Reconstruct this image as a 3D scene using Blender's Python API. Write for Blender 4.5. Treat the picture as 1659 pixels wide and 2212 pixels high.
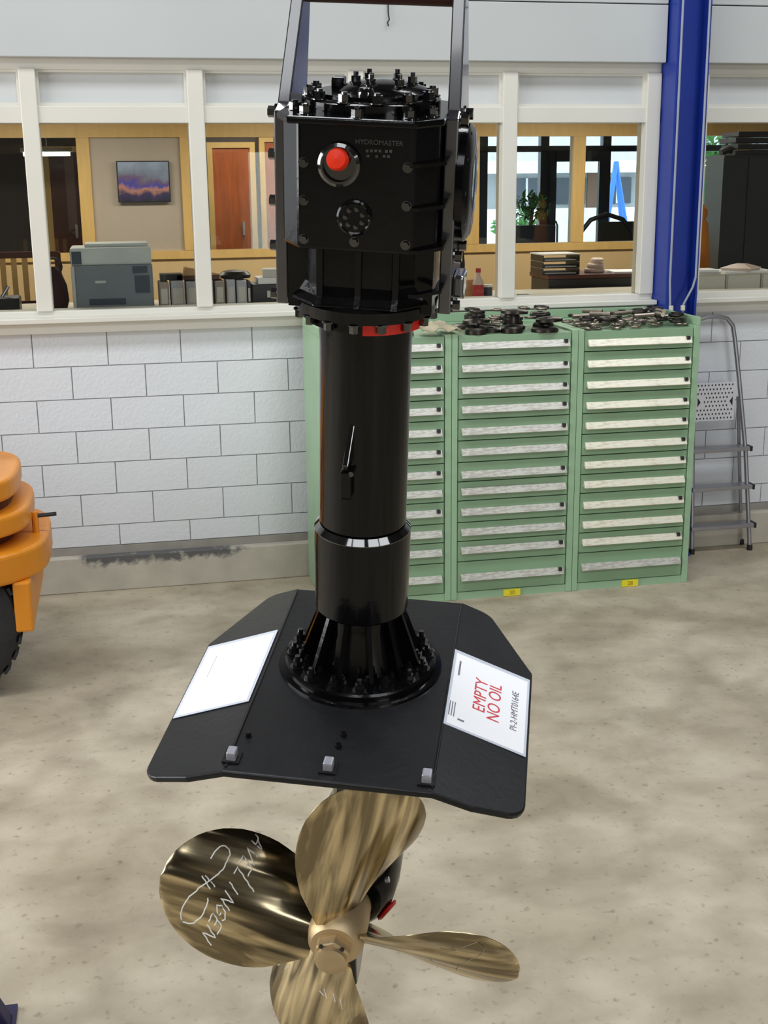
import bpy, bmesh, math, random
from mathutils import Matrix, Vector
random.seed(7)
for o in list(bpy.data.objects): bpy.data.objects.remove(o)
scene = bpy.context.scene
COL = scene.collection
PI = math.pi

# ------------------------------------------------------------------ camera
cam_d = bpy.data.cameras.new('camera'); cam = bpy.data.objects.new('camera', cam_d); COL.objects.link(cam)
cam_d.sensor_fit = 'HORIZONTAL'; cam_d.sensor_width = 36.0; cam_d.lens = 2700.0/1659.0*36.0
cam_d.clip_end = 200
PITCH, YAW, ROLL = math.radians(14.72), math.radians(11.82), math.radians(-0.61)
fw = Vector((math.sin(YAW)*math.cos(PITCH), math.cos(YAW)*math.cos(PITCH), -math.sin(PITCH)))
rt = Vector((math.cos(YAW), -math.sin(YAW), 0)); up = rt.cross(fw)
r2 = rt*math.cos(ROLL)+up*math.sin(ROLL); u2 = -rt*math.sin(ROLL)+up*math.cos(ROLL)
cam.matrix_world = Matrix(((r2.x, u2.x, -fw.x, 0), (r2.y, u2.y, -fw.y, 0), (r2.z, u2.z, -fw.z, 2.3), (0, 0, 0, 1)))
scene.camera = cam

# ------------------------------------------------------------------ world, lights, exposure
world = bpy.data.worlds.new('overcast_sky'); scene.world = world; world.use_nodes = True
bg = world.node_tree.nodes['Background']
bg.inputs[0].default_value = (0.80, 0.90, 1.0, 1); bg.inputs[1].default_value = 3.6
def area(name, loc, rot, sx, sy, power, col=(1, 1, 1)):
    l = bpy.data.lights.new(name, 'AREA'); l.shape = 'RECTANGLE'; l.size = sx; l.size_y = sy; l.energy = power; l.color = col
    o = bpy.data.objects.new(name, l); COL.objects.link(o); o.location = loc; o.rotation_euler = rot; return o
# roof light daylight, with unseen fill lamps added overhead and behind the camera
for _x in (-3.4, -0.95, 2.1, 4.55):  # rightmost pair added to lift the right side
    area('roof_light_and_fill', (_x, -1.75, 6.42), (0, 0, 0), 2.2, 2.4, 76, (0.94, 0.97, 1.0))
    area('roof_light_and_fill', (_x+0.6, 4.3, 6.42), (0, 0, 0), 2.2, 1.0, 80, (0.94, 0.97, 1.0))  # second row added to brighten the floor near the wall
area('side_window_daylight', (-6.9, 4.0, 2.9), (0, math.radians(-90), 0), 3.4, 5.5, 430, (0.96, 0.98, 1.0))
area('rear_fill', (4.4, -7.6, 2.4), (math.radians(90), 0, 0), 3.0, 4.2, 240, (0.96, 0.98, 1.0))  # added fill, placed so its pane reflection stays behind the thruster
# unseen fill lamps added to brighten the office and the corridor behind it
for _x in (-0.6, 1.6, 3.8):
    area('office_fill', (_x, 9.2, 2.94), (0, 0, 0), 1.4, 0.3, 34, (1.0, 0.93, 0.80))
for _x in (1.3,): area('corridor_fill', (_x, 11.3, 2.94), (0, 0, 0), 0.9, 0.25, 16, (1.0, 0.92, 0.80))
scene.view_settings.view_transform = 'Standard'; scene.view_settings.look = 'None'
scene.view_settings.gamma = 1.0; scene.view_settings.use_curve_mapping = False
scene.view_settings.exposure = 0.1

# ------------------------------------------------------------------ materials
def lin(c):
    c /= 255.0
    return c/12.92 if c <= 0.04045 else ((c+0.055)/1.055)**2.4
def S(r, g, b): return (lin(r), lin(g), lin(b))
def mat(name, col, rough=0.5, metal=0.0, var=0.08, scale=6.0, bump=0.0, bscale=40.0, coat=0.0, stretch=(1, 1, 1), spec=0.5, rvar=0.0):
    m = bpy.data.materials.new(name); m.use_nodes = True
    nt = m.node_tree; N = nt.nodes; L = nt.links; b = N['Principled BSDF']
    b.inputs['Roughness'].default_value = rough; b.inputs['Metallic'].default_value = metal
    b.inputs['Specular IOR Level'].default_value = spec
    if coat: b.inputs['Coat Weight'].default_value = coat; b.inputs['Coat Roughness'].default_value = 0.06
    tc = N.new('ShaderNodeTexCoord'); mp = N.new('ShaderNodeMapping'); L.new(tc.outputs['Object'], mp.inputs[0])
    mp.inputs['Scale'].default_value = stretch
    no = N.new('ShaderNodeTexNoise'); no.inputs['Scale'].default_value = scale; no.inputs['Detail'].default_value = 5
    L.new(mp.outputs[0], no.inputs['Vector'])
    cr = N.new('ShaderNodeValToRGB'); L.new(no.outputs['Fac'], cr.inputs[0])
    cr.color_ramp.elements[0].position = 0.3; cr.color_ramp.elements[1].position = 0.7
    cr.color_ramp.elements[0].color = (*[max(0, c*(1-var)) for c in col], 1)
    cr.color_ramp.elements[1].color = (*[min(1, c*(1+var)) for c in col], 1)
    L.new(cr.outputs[0], b.inputs['Base Color'])
    if rvar:
        mr = N.new('ShaderNodeMapRange'); mr.inputs['To Min'].default_value = max(0.02, rough-rvar); mr.inputs['To Max'].default_value = rough+rvar
        L.new(no.outputs['Fac'], mr.inputs[0]); L.new(mr.outputs[0], b.inputs['Roughness'])
    if bump:
        n2 = N.new('ShaderNodeTexNoise'); n2.inputs['Scale'].default_value = bscale; n2.inputs['Detail'].default_value = 4
        L.new(mp.outputs[0], n2.inputs['Vector'])
        bp = N.new('ShaderNodeBump'); bp.inputs['Strength'].default_value = bump; bp.inputs['Distance'].default_value = 0.01
        L.new(n2.outputs['Fac'], bp.inputs['Height']); L.new(bp.outputs[0], b.inputs['Normal'])
    return m

def glass_mat(name, tint=(0.93, 0.95, 0.94)):
    m = bpy.data.materials.new(name); m.use_nodes = True; nt = m.node_tree; N = nt.nodes; L = nt.links
    N.remove(N['Principled BSDF']); out = N['Material Output']
    t = N.new('ShaderNodeBsdfTransparent'); t.inputs[0].default_value = (*tint, 1)
    g = N.new('ShaderNodeBsdfGlossy'); g.inputs['Roughness'].default_value = 0.02
    f = N.new('ShaderNodeFresnel'); f.inputs[0].default_value = 1.45
    mx = N.new('ShaderNodeMixShader'); L.new(f.outputs[0], mx.inputs[0]); L.new(t.outputs[0], mx.inputs[1]); L.new(g.outputs[0], mx.inputs[2])
    L.new(mx.outputs[0], out.inputs[0]); return m

def floor_mat():
    m = bpy.data.materials.new('worn_concrete_floor'); m.use_nodes = True; nt = m.node_tree; N = nt.nodes; L = nt.links
    b = N['Principled BSDF']; tc = N.new('ShaderNodeTexCoord')
    def noise(scale, det, dist=0.0, sx=1, sy=1):
        mp = N.new('ShaderNodeMapping'); mp.inputs['Scale'].default_value = (sx, sy, 1); L.new(tc.outputs['Object'], mp.inputs[0])
        n = N.new('ShaderNodeTexNoise'); n.inputs['Scale'].default_value = scale; n.inputs['Detail'].default_value = det
        n.inputs['Distortion'].default_value = dist; L.new(mp.outputs[0], n.inputs['Vector']); return n
    def ramp(n, p0, c0, p1, c1):
        r = N.new('ShaderNodeValToRGB'); L.new(n.outputs['Fac'], r.inputs[0])
        r.color_ramp.elements[0].position = p0; r.color_ramp.elements[1].position = p1
        r.color_ramp.elements[0].color = (*c0, 1); r.color_ramp.elements[1].color = (*c1, 1); return r
    def mult(a, c, fac=1.0):
        x = N.new('ShaderNodeMixRGB'); x.blend_type = 'MULTIPLY'; x.inputs[0].default_value = fac
        L.new(a.outputs[0], x.inputs[1]); L.new(c.outputs[0], x.inputs[2]); return x
    a = ramp(noise(1.3, 7, 0.4, 0.9, 1.1), 0.30, S(164, 152, 130), 0.70, S(198, 188, 167))
    c = ramp(noise(3.2, 7, 0.3), 0.32, (0.76, 0.74, 0.72), 0.60, (1.05, 1.05, 1.05))
    d = ramp(noise(30, 6), 0.27, (0.66, 0.63, 0.60), 0.40, (1, 1, 1))
    e = ramp(noise(5.0, 8, 0.5, 0.9, 1.2), 0.35, (0.86, 0.85, 0.83), 0.60, (1, 1, 1))
    x = mult(mult(mult(a, c), d), e)
    L.new(x.outputs[0], b.inputs['Base Color']); b.inputs['Roughness'].default_value = 0.55
    bp = N.new('ShaderNodeBump'); bp.inputs['Strength'].default_value = 0.15; bp.inputs['Distance'].default_value = 0.01
    L.new(noise(45, 4).outputs['Fac'], bp.inputs['Height']); L.new(bp.outputs[0], b.inputs['Normal'])
    return m

def plinth_mat():
    m = mat('worn_plinth', S(186, 180, 166), 0.8, 0, 0.12, 5, 0.2, 30)
    nt = m.node_tree; N = nt.nodes; L = nt.links; b = N['Principled BSDF']; ramp = b.inputs['Base Color'].links[0].from_node
    tc = N.new('ShaderNodeTexCoord'); sp = N.new('ShaderNodeSeparateXYZ'); L.new(tc.outputs['Object'], sp.inputs[0])
    n = N.new('ShaderNodeTexNoise'); n.inputs['Scale'].default_value = 16; n.inputs['Detail'].default_value = 8; n.inputs['Roughness'].default_value = 0.7; L.new(tc.outputs['Object'], n.inputs['Vector'])
    # flaked old black paint along the upper half, between two spots of the wall
    z = N.new('ShaderNodeMapRange'); z.inputs['From Min'].default_value = 0.08; z.inputs['From Max'].default_value = 0.20; L.new(sp.outputs['Z'], z.inputs[0])
    xa = N.new('ShaderNodeMapRange'); xa.inputs['From Min'].default_value = -0.45; xa.inputs['From Max'].default_value = -0.25; L.new(sp.outputs['X'], xa.inputs[0])
    xb = N.new('ShaderNodeMapRange'); xb.inputs['From Min'].default_value = 0.90; xb.inputs['From Max'].default_value = 0.50; L.new(sp.outputs['X'], xb.inputs[0])
    m1 = N.new('ShaderNodeMath'); m1.operation = 'MULTIPLY'; L.new(xa.outputs[0], m1.inputs[0]); L.new(xb.outputs[0], m1.inputs[1])
    m2 = N.new('ShaderNodeMath'); m2.operation = 'MULTIPLY'; L.new(m1.outputs[0], m2.inputs[0]); L.new(z.outputs[0], m2.inputs[1])
    m3 = N.new('ShaderNodeMath'); m3.operation = 'MULTIPLY'; L.new(m2.outputs[0], m3.inputs[0]); L.new(n.outputs['Fac'], m3.inputs[1])
    r = N.new('ShaderNodeValToRGB'); r.color_ramp.elements[0].position = 0.28; r.color_ramp.elements[1].position = 0.44; L.new(m3.outputs[0], r.inputs[0])
    x = N.new('ShaderNodeMixRGB'); L.new(r.outputs[0], x.inputs[0]); L.new(ramp.outputs[0], x.inputs[1]); x.inputs[2].default_value = (*S(92, 92, 92), 1)
    L.new(x.outputs[0], b.inputs['Base Color']); return m

def picture_mat():
    m = bpy.data.materials.new('printed_landscape'); m.use_nodes = True; nt = m.node_tree; N = nt.nodes; L = nt.links; b = N['Principled BSDF']
    tc = N.new('ShaderNodeTexCoord'); sp = N.new('ShaderNodeSeparateXYZ'); L.new(tc.outputs['Object'], sp.inputs[0])
    n = N.new('ShaderNodeTexNoise'); n.inputs['Scale'].default_value = 9; n.inputs['Detail'].default_value = 4; L.new(tc.outputs['Object'], n.inputs['Vector'])
    ad = N.new('ShaderNodeMath'); ad.operation = 'MULTIPLY_ADD'; L.new(n.outputs['Fac'], ad.inputs[0]); ad.inputs[1].default_value = 0.22; L.new(sp.outputs['Z'], ad.inputs[2])
    mr = N.new('ShaderNodeMapRange'); mr.inputs['From Min'].default_value = -0.06; mr.inputs['From Max'].default_value = 0.26; L.new(ad.outputs[0], mr.inputs[0])
    r = N.new('ShaderNodeValToRGB'); L.new(mr.outputs[0], r.inputs[0]); e = r.color_ramp.elements
    e[0].position = 0.0; e[0].color = (*S(38, 36, 60), 1); e[1].position = 1.0; e[1].color = (*S(150, 165, 190), 1)
    for p, c in ((0.2, S(60, 50, 90)), (0.35, S(185, 130, 110)), (0.45, S(70, 70, 160)), (0.58, S(110, 90, 120)), (0.7, S(120, 130, 150))):
        k = e.new(p); k.color = (*c, 1)
    L.new(r.outputs[0], b.inputs['Base Color']); b.inputs['Roughness'].default_value = 0.3; return m

def label_mat(name, base, dark, sc=70.0, lo=0.42, hi=0.5):
    m = bpy.data.materials.new(name); m.use_nodes = True; nt = m.node_tree; N = nt.nodes; L = nt.links; b = N['Principled BSDF']
    tc = N.new('ShaderNodeTexCoord'); mp = N.new('ShaderNodeMapping'); mp.inputs['Scale'].default_value = (0.8, 0.4, 4.0); L.new(tc.outputs['Object'], mp.inputs[0])
    n = N.new('ShaderNodeTexNoise'); n.inputs['Scale'].default_value = sc; n.inputs['Detail'].default_value = 2; L.new(mp.outputs[0], n.inputs['Vector'])
    n2 = N.new('ShaderNodeTexNoise'); n2.inputs['Scale'].default_value = 4; L.new(tc.outputs['Object'], n2.inputs['Vector'])
    mu = N.new('ShaderNodeMath'); mu.operation = 'ADD'; L.new(n.outputs['Fac'], mu.inputs[0]); L.new(n2.outputs['Fac'], mu.inputs[1])
    hv = N.new('ShaderNodeMath'); hv.operation = 'MULTIPLY'; hv.inputs[1].default_value = 0.5; L.new(mu.outputs[0], hv.inputs[0])
    r = N.new('ShaderNodeValToRGB'); L.new(hv.outputs[0], r.inputs[0]); r.color_ramp.elements[0].position = lo; r.color_ramp.elements[1].position = hi
    r.color_ramp.elements[0].color = (*dark, 1); r.color_ramp.elements[1].color = (*base, 1)
    L.new(r.outputs[0], b.inputs['Base Color']); b.inputs['Roughness'].default_value = 0.35; b.inputs['Metallic'].default_value = 0.15; return m

def bronze_mat(name, col, rough, sheen_streak):
    # polished propeller bronze with radial grinding relief; reflection bands painted into the colour
    m = bpy.data.materials.new(name); m.use_nodes = True; nt = m.node_tree; N = nt.nodes; L = nt.links; b = N['Principled BSDF']
    b.inputs['Metallic'].default_value = 1.0; b.inputs['Roughness'].default_value = rough
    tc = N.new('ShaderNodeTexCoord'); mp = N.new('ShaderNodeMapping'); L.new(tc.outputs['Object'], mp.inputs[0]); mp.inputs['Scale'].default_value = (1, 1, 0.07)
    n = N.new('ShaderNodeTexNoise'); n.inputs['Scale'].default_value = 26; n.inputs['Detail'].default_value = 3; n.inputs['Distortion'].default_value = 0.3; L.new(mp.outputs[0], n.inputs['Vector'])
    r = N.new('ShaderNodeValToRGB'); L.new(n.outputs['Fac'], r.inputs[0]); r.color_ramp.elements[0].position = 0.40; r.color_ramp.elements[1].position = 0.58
    r.color_ramp.elements[0].color = (*[c*(1-sheen_streak*1.3) for c in col], 1); r.color_ramp.elements[1].color = (*[min(1, c*(1+sheen_streak*1.7)) for c in col], 1)
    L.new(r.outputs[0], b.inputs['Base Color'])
    n2 = N.new('ShaderNodeTexNoise'); n2.inputs['Scale'].default_value = 19; n2.inputs['Detail'].default_value = 0.6; L.new(mp.outputs[0], n2.inputs['Vector'])
    bp = N.new('ShaderNodeBump'); bp.inputs['Strength'].default_value = 1.0; bp.inputs['Distance'].default_value = 0.022
    L.new(n2.outputs['Fac'], bp.inputs['Height']); L.new(bp.outputs[0], b.inputs['Normal'])
    return m

M = {}
M['floor'] = floor_mat(); M['plinth'] = plinth_mat()
M['block'] = mat('painted_block', S(216, 219, 223), 0.7, 0, 0.03, 3, 0.25, 60)
M['mortar'] = mat('grey_mortar', S(158, 158, 158), 0.9, 0, 0.06, 20)
M['cladding'] = mat('white_cladding', S(188, 192, 192), 0.5, 0, 0.02, 2)
M['frame'] = mat('cream_white_frame', S(216, 214, 204), 0.4, 0, 0.02, 3)
M['panel'] = mat('white_infill_panel', S(200, 203, 203), 0.45, 0, 0.02, 2)
M['hallwall'] = mat('grey_hall_wall', S(84, 80, 76), 0.8, 0, 0.08, 1.5)
M['hallceil'] = mat('dark_hall_ceiling', S(62, 58, 55), 0.9, 0, 0.1, 1)
M['blue'] = mat('blue_steel_paint', S(24, 52, 146), 0.35, 0, 0.06, 3)
M['conduit'] = mat('grey_conduit', S(150, 155, 170), 0.5)
M['green'] = mat('green_cabinet_enamel', S(148, 180, 146), 0.4, 0, 0.05, 4)
M['green_d'] = mat('green_drawer_enamel', S(132, 164, 130), 0.4, 0, 0.05, 4)
M['handle_a'] = label_mat('aluminium_label_grip_grey', S(186, 186, 176), S(160, 156, 146), 34, 0.44, 0.54)
M['handle_b'] = label_mat('aluminium_label_grip_cream', S(214, 210, 192), S(190, 184, 164), 30, 0.40, 0.50)
M['blackp'] = mat('black_plastic', (0.012, 0.012, 0.013), 0.4, 0, 0.1, 8)
M['yellowtag'] = mat('yellow_tag', S(228, 214, 40), 0.5, 0, 0.03, 10)
M['tagtext'] = mat('tag_ink', S(150, 130, 20), 0.6)
M['alu'] = mat('aluminium_ladder', S(165, 165, 172), 0.35, 0.8, 0.05, 8)
M['aluw'] = mat('light_perforated_plate', S(215, 215, 222), 0.4, 0.2, 0.04, 8)
M['rubber'] = mat('black_rubber', (0.02, 0.02, 0.022), 0.75, 0, 0.2, 12, 0.3, 50)
M['orange'] = mat('orange_machine_paint', S(226, 142, 30), 0.4, 0, 0.06, 4)
M['darkred'] = mat('dark_underside', S(92, 40, 16), 0.7)
M['black'] = mat('gloss_black_paint', (0.003, 0.003, 0.0035), 0.12, 0, 0.2, 14, 0.03, 60, spec=0.27)
M['gloss'] = mat('wet_look_black_paint', (0.004, 0.004, 0.0045), 0.07, 0, 0.1, 14, spec=1.0, coat=1.0)
M['black_s'] = mat('satin_black_plate', (0.009, 0.009, 0.010), 0.33, 0, 0.25, 10, 0.05, 60, spec=0.3)
M['bolt'] = mat('painted_bolt', (0.006, 0.006, 0.0065), 0.10, 0, 0.2, 20, spec=0.9, coat=1.0)
M['lug'] = mat('bare_steel_lug', S(190, 190, 200), 0.3, 0.6, 0.1, 30)
M['barpaint'] = mat('grey_black_bar_paint', S(52, 52, 56), 0.22, 0.1, 0.12, 12, spec=1.0, coat=1.0)
M['rust'] = mat('rusty_brown_bar', S(66, 30, 26), 0.6, 0.1, 0.25, 12)
M['red'] = mat('red_cap', S(240, 52, 20), 0.4, 0, 0.04, 10)
M['redtape'] = mat('red_tape', S(205, 30, 18), 0.35, 0, 0.1, 20)
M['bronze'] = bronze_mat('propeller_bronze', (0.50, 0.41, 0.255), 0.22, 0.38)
M['hub'] = mat('raw_bronze_hub', (0.55, 0.42, 0.25), 0.5, 0.85, 0.15, 10, 0.1, 40)
M['chalk'] = mat('white_marker', S(225, 225, 220), 0.8)
M['chalkdim'] = mat('faded_marker', S(150, 138, 112), 0.8)
M['paper'] = mat('white_paper', S(250, 250, 252), 0.7, 0, 0.01, 5)
M['sleeve'] = mat('clear_sleeve_rim', S(205, 210, 222), 0.3)
M['inkred'] = mat('red_ink', S(214, 70, 80), 0.7)
M['inkgrey'] = mat('grey_ink', S(120, 120, 128), 0.7)
M['glass'] = glass_mat('clear_window_glass')
M['frost'] = mat('frosted_beige_panel', S(178, 165, 150), 0.5, 0, 0.04, 3)
M['yellow_w'] = mat('varnished_yellow_wood', S(214, 176, 108), 0.45, 0, 0.06, 4, stretch=(8, 8, 1))
M['brown_w'] = mat('red_brown_door_wood', S(168, 84, 34), 0.4, 0, 0.18, 5, stretch=(6, 6, 0.7))
M['dbrown'] = mat('dark_brown_door', S(84, 40, 28), 0.4, 0, 0.1, 4)
M['beige'] = mat('beige_office_wall', S(208, 178, 130), 0.7, 0, 0.03, 3)
M['darkwall'] = mat('dim_corridor_wall', S(84, 76, 74), 0.7)
M['officefloor'] = mat('office_carpet', S(90, 80, 70), 0.9)
M['officeceil'] = mat('office_ceiling_board', S(200, 180, 150), 0.8)
M['desk'] = mat('cream_desk_top', S(205, 198, 180), 0.5)
M['navy'] = mat('navy_door_frame', S(30, 42, 66), 0.4)
M['printer'] = mat('grey_printer_body', S(128, 138, 146), 0.5, 0, 0.05, 6)
M['printer_l'] = mat('light_printer_top', S(208, 216, 214), 0.45)
M['printer_d'] = mat('dark_printer_part', S(66, 76, 92), 0.4)
M['binder'] = mat('grey_blue_binder', S(185, 188, 200), 0.5)
M['binder_b'] = mat('brown_grey_binder', S(165, 150, 140), 0.5)
M['spine'] = mat('binder_spine_label', S(215, 212, 206), 0.6)
M['wood_l'] = mat('pale_wood_slat', S(205, 165, 105), 0.5)
M['card'] = mat('brown_cardboard', S(200, 158, 112), 0.8)
M['red_lab'] = mat('red_bottle_label', S(196, 60, 60), 0.5)
M['bottle'] = mat('white_bottle', S(226, 205, 195), 0.4)
M['coat'] = mat('ochre_work_coat', S(196, 120, 36), 0.8, 0, 0.2, 8)
M['outground'] = mat('pale_paving', S(222, 222, 222), 0.8)
M['outwall'] = mat('grey_house_wall', S(170, 175, 180), 0.8, 0, 0.1, 1)
M['outwhite'] = mat('white_fascia', S(240, 242, 245), 0.6)
M['outdark'] = mat('dark_house_window', S(70, 80, 95), 0.2)
M['outbrick'] = mat('brown_house_brick', S(130, 100, 85), 0.8)
M['outblue'] = mat('bright_blue_post', S(60, 130, 225), 0.5)
M['leaf'] = mat('green_leaves', S(70, 130, 60), 0.6, 0, 0.3, 9)
M['steeldark'] = mat('oily_dark_steel', S(62, 58, 54), 0.35, 0.8, 0.3, 20)
M['steelmid'] = mat('worn_steel', S(150, 140, 128), 0.35, 0.9, 0.2, 20)
M['rag'] = mat('beige_rag', S(176, 166, 140), 0.9, 0, 0.15, 14)
M['navyobj'] = mat('dark_navy_paint', S(22, 16, 62), 0.5)
M['picture'] = picture_mat()
M['tube_lamp'] = bpy.data.materials.new('lit_tube'); M['tube_lamp'].use_nodes = True
_b = M['tube_lamp'].node_tree.nodes['Principled BSDF']; _b.inputs['Emission Color'].default_value = (0.9, 1, 0.95, 1); _b.inputs['Emission Strength'].default_value = 6.0

# ------------------------------------------------------------------ mesh helpers
class MB:
    def __init__(s): s.v = []; s.f = []; s.sm = []
    def add(s, vs, fs, smooth=False):
        o = len(s.v); s.v += [tuple(v) for v in vs]; s.f += [tuple(i+o for i in f) for f in fs]; s.sm += [smooth]*len(fs); return s
    def box(s, x0, x1, y0, y1, z0, z1):
        x0, x1 = min(x0, x1), max(x0, x1); y0, y1 = min(y0, y1), max(y0, y1); z0, z1 = min(z0, z1), max(z0, z1)
        v = [(x0, y0, z0), (x1, y0, z0), (x1, y1, z0), (x0, y1, z0), (x0, y0, z1), (x1, y0, z1), (x1, y1, z1), (x0, y1, z1)]
        return s.add(v, [(0, 3, 2, 1), (4, 5, 6, 7), (0, 1, 5, 4), (1, 2, 6, 5), (2, 3, 7, 6), (3, 0, 4, 7)])
    def prism(s, pts, z0, z1, tf=None):
        n = len(pts); v = [(x, y, z0) for x, y in pts]+[(x, y, z1) for x, y in pts]
        f = [tuple(range(n-1, -1, -1)), tuple(range(n, 2*n))]+[(i, (i+1) % n, n+(i+1) % n, n+i) for i in range(n)]
        if tf: v = [tf @ Vector(p) for p in v]
        return s.add(v, f)
    def lathe(s, prof, n=32, tf=None, smooth=True, cap=True):
        v = []; f = []
        for (r, z) in prof:
            for i in range(n):
                a = 2*PI*i/n; v.append((r*math.cos(a), r*math.sin(a), z))
        for j in range(len(prof)-1):
            for i in range(n):
                k = (i+1) % n; f.append((j*n+i, j*n+k, (j+1)*n+k, (j+1)*n+i))
        if tf: v = [tf @ Vector(p) for p in v]
        s.add(v, f, smooth)
        if cap:
            m = len(prof)-1
            o = len(s.v)-len(v)
            s.f.append(tuple(o+i for i in range(n-1, -1, -1))); s.f.append(tuple(o+m*n+i for i in range(n))); s.sm += [False, False]
        return s
    def tube(s, pts, r, n=8, smooth=True):
        pts = [Vector(p) for p in pts]; v = []; f = []
        for i, p in enumerate(pts):
            d = (pts[min(i+1, len(pts)-1)]-pts[max(i-1, 0)]).normalized()
            a = Vector((0, 0, 1)) if abs(d.z) < 0.9 else Vector((1, 0, 0))
            x = d.cross(a).normalized(); y = d.cross(x).normalized()
            rr = r[i] if isinstance(r, (list, tuple)) else r
            for k in range(n):
                t = 2*PI*k/n; v.append(p+x*math.cos(t)*rr+y*math.sin(t)*rr)
        for i in range(len(pts)-1):
            for k in range(n):
                q = (k+1) % n; f.append((i*n+k, i*n+q, (i+1)*n+q, (i+1)*n+k))
        f += [tuple(range(n-1, -1, -1)), tuple((len(pts)-1)*n+k for k in range(n))]
        return s.add(v, f, smooth)
    def torus(s, R, r, n=20, m=8, tf=None, sx=1.0):
        v = []; f = []
        for i in range(n):
            a = 2*PI*i/n
            for j in range(m):
                b = 2*PI*j/m; q = Vector((sx*(R+r*math.cos(b))*math.cos(a), (R+r*math.cos(b))*math.sin(a), r*math.sin(b)))
                v.append(tf @ q if tf else q)
        for i in range(n):
            for j in range(m):
                f.append((i*m+j, ((i+1) % n)*m+j, ((i+1) % n)*m+(j+1) % m, i*m+(j+1) % m))
        return s.add(v, f, True)
    def mesh(s, name, m):
        me = bpy.data.meshes.new(name); me.from_pydata(s.v, [], s.f); me.validate()
        bm = bmesh.new(); bm.from_mesh(me); bmesh.ops.recalc_face_normals(bm, faces=bm.faces[:]); bm.to_mesh(me); bm.free()
        if any(s.sm) and len(me.polygons) == len(s.sm):
            me.polygons.foreach_set('use_smooth', s.sm); me.set_sharp_from_angle(angle=math.radians(32))
        me.materials.append(m); return me
    def build(s, name, m, parent=None, bevel=0.0, loc=None, seg=2):
        o = bpy.data.objects.new(name, s.mesh(name, m)); COL.objects.link(o)
        if parent: o.parent = parent
        if loc: o.location = loc
        if bevel:
            b = o.modifiers.new('bevel', 'BEVEL'); b.width = bevel; b.segments = seg; b.limit_method = 'ANGLE'; b.angle_limit = math.radians(35)
            b.harden_normals = False
        return o
def inst(name, me, parent=None, loc=(0, 0, 0), rot=(0, 0, 0), scale=(1, 1, 1)):
    o = bpy.data.objects.new(name, me); COL.objects.link(o); o.parent = parent; o.location = loc; o.rotation_euler = rot; o.scale = scale; return o
def tag(o, label, cat, group=None):
    o['label'] = label; o['category'] = cat
    if group: o['group'] = group
    return o
def struct(o): o['kind'] = 'structure'; return o
def thing(name, label, cat, loc=(0, 0, 0), rz=0, group=None):
    o = bpy.data.objects.new(name, None); COL.objects.link(o); o.empty_display_size = 0.1
    o.location = loc; o.rotation_euler = (0, 0, rz); return tag(o, label, cat, group)
def T(x, y, z): return Matrix.Translation((x, y, z))
def RX(a): return Matrix.Rotation(a, 4, 'X')
def RY(a): return Matrix.Rotation(a, 4, 'Y')
def RZ(a): return Matrix.Rotation(a, 4, 'Z')
def text_mesh(body, size, m, extrude=0.0005, align='CENTER'):
    cu = bpy.data.curves.new('lettering', 'FONT'); cu.body = body; cu.size = size; cu.extrude = extrude; cu.align_x = align; cu.align_y = 'CENTER'
    o = bpy.data.objects.new('lettering', cu); COL.objects.link(o)
    dg = bpy.context.evaluated_depsgraph_get(); me = bpy.data.meshes.new_from_object(o.evaluated_get(dg))
    bpy.data.objects.remove(o); bpy.data.curves.remove(cu); me.materials.clear(); me.materials.append(m); return me
def hexbolt(r, h, washer=1.35, stud=0.0):
    b = MB(); b.lathe([(r*washer, 0), (r*washer, h*0.15)], 16, smooth=False)
    b.prism([(r*math.cos(PI/3*i), r*math.sin(PI/3*i)) for i in range(6)], h*0.15, h)
    if stud: b.lathe([(r*0.55, h), (r*0.55, h+stud)], 10)
    return b

# ------------------------------------------------------------------ setting
D = 7.25
struct(MB().box(-7, 10, -8, 7.3, -0.2, 0).build('floor', M['floor']))
struct(MB().box(-7, 10, -8, 7.3, 6.5, 6.7).build('ceiling', M['hallceil']))
struct(MB().box(-7.2, -7, -8, 7.3, 0, 6.5).build('wall_left', M['hallwall']))
struct(MB().box(10, 10.2, -8, 7.3, 0, 6.5).build('wall_right', M['hallwall']))
struct(MB().box(-7.2, 10.2, -8.2, -8, 0, 6.5).build('wall_rear', M['hallwall']))
# block wall under the office windows
wall = struct(MB().box(-7, 10, D, D+0.2, 0, 1.515).build('wall_back', M['mortar']))
rows = [0.26, 0.385, 0.572, 0.759, 0.946, 1.132, 1.319, 1.515]
brick_meshes = {}
for k in range(7):
    z0, z1 = rows[k]+0.003, rows[k+1]-0.003
    off = -0.482 if k % 2 == 0 else -0.279
    key = round(z1-z0, 3)
    if key not in brick_meshes:
        b = MB().box(-0.202, 0.202, -0.006, 0.0, 0, z1-z0); brick_meshes[key] = b.mesh('brick', M['block'])
    for i in range(-3, 17):
        x = off+0.41*(i+0.5); inst('brick', brick_meshes[key], wall, (x, D, z0), (0, 0, 0), (1, 1+0.25*random.random(), 1))
MB().box(-7, 10, D-0.012, D, 0.212, 0.257).build('recess_shade_strip', mat('grey_strip', S(150, 146, 138), 0.8, 0, 0.1, 8), wall)  # shade of the recess above the plinth, put into the grey colour
struct(MB().box(-7, 10, D-0.07, D, 0, 0.212).build('baseboard_back', M['plinth'], bevel=0.006))
# cladding above the windows
up_w = struct(MB().box(-7, 10, D-0.03, D+0.2, 2.97, 6.5).build('wall_upper', M['mortar']))
for (z0, z1) in ((2.962, 3.275), (3.281, 3.60), (3.606, 3.93)):
    for (x0, x1) in ((-5, 3.2), (3.42, 9)):
        MB().box(x0, x1, D-0.085, D-0.03, z0, z1).build('cladding_panel', M['cladding'], up_w, bevel=0.004)
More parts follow.
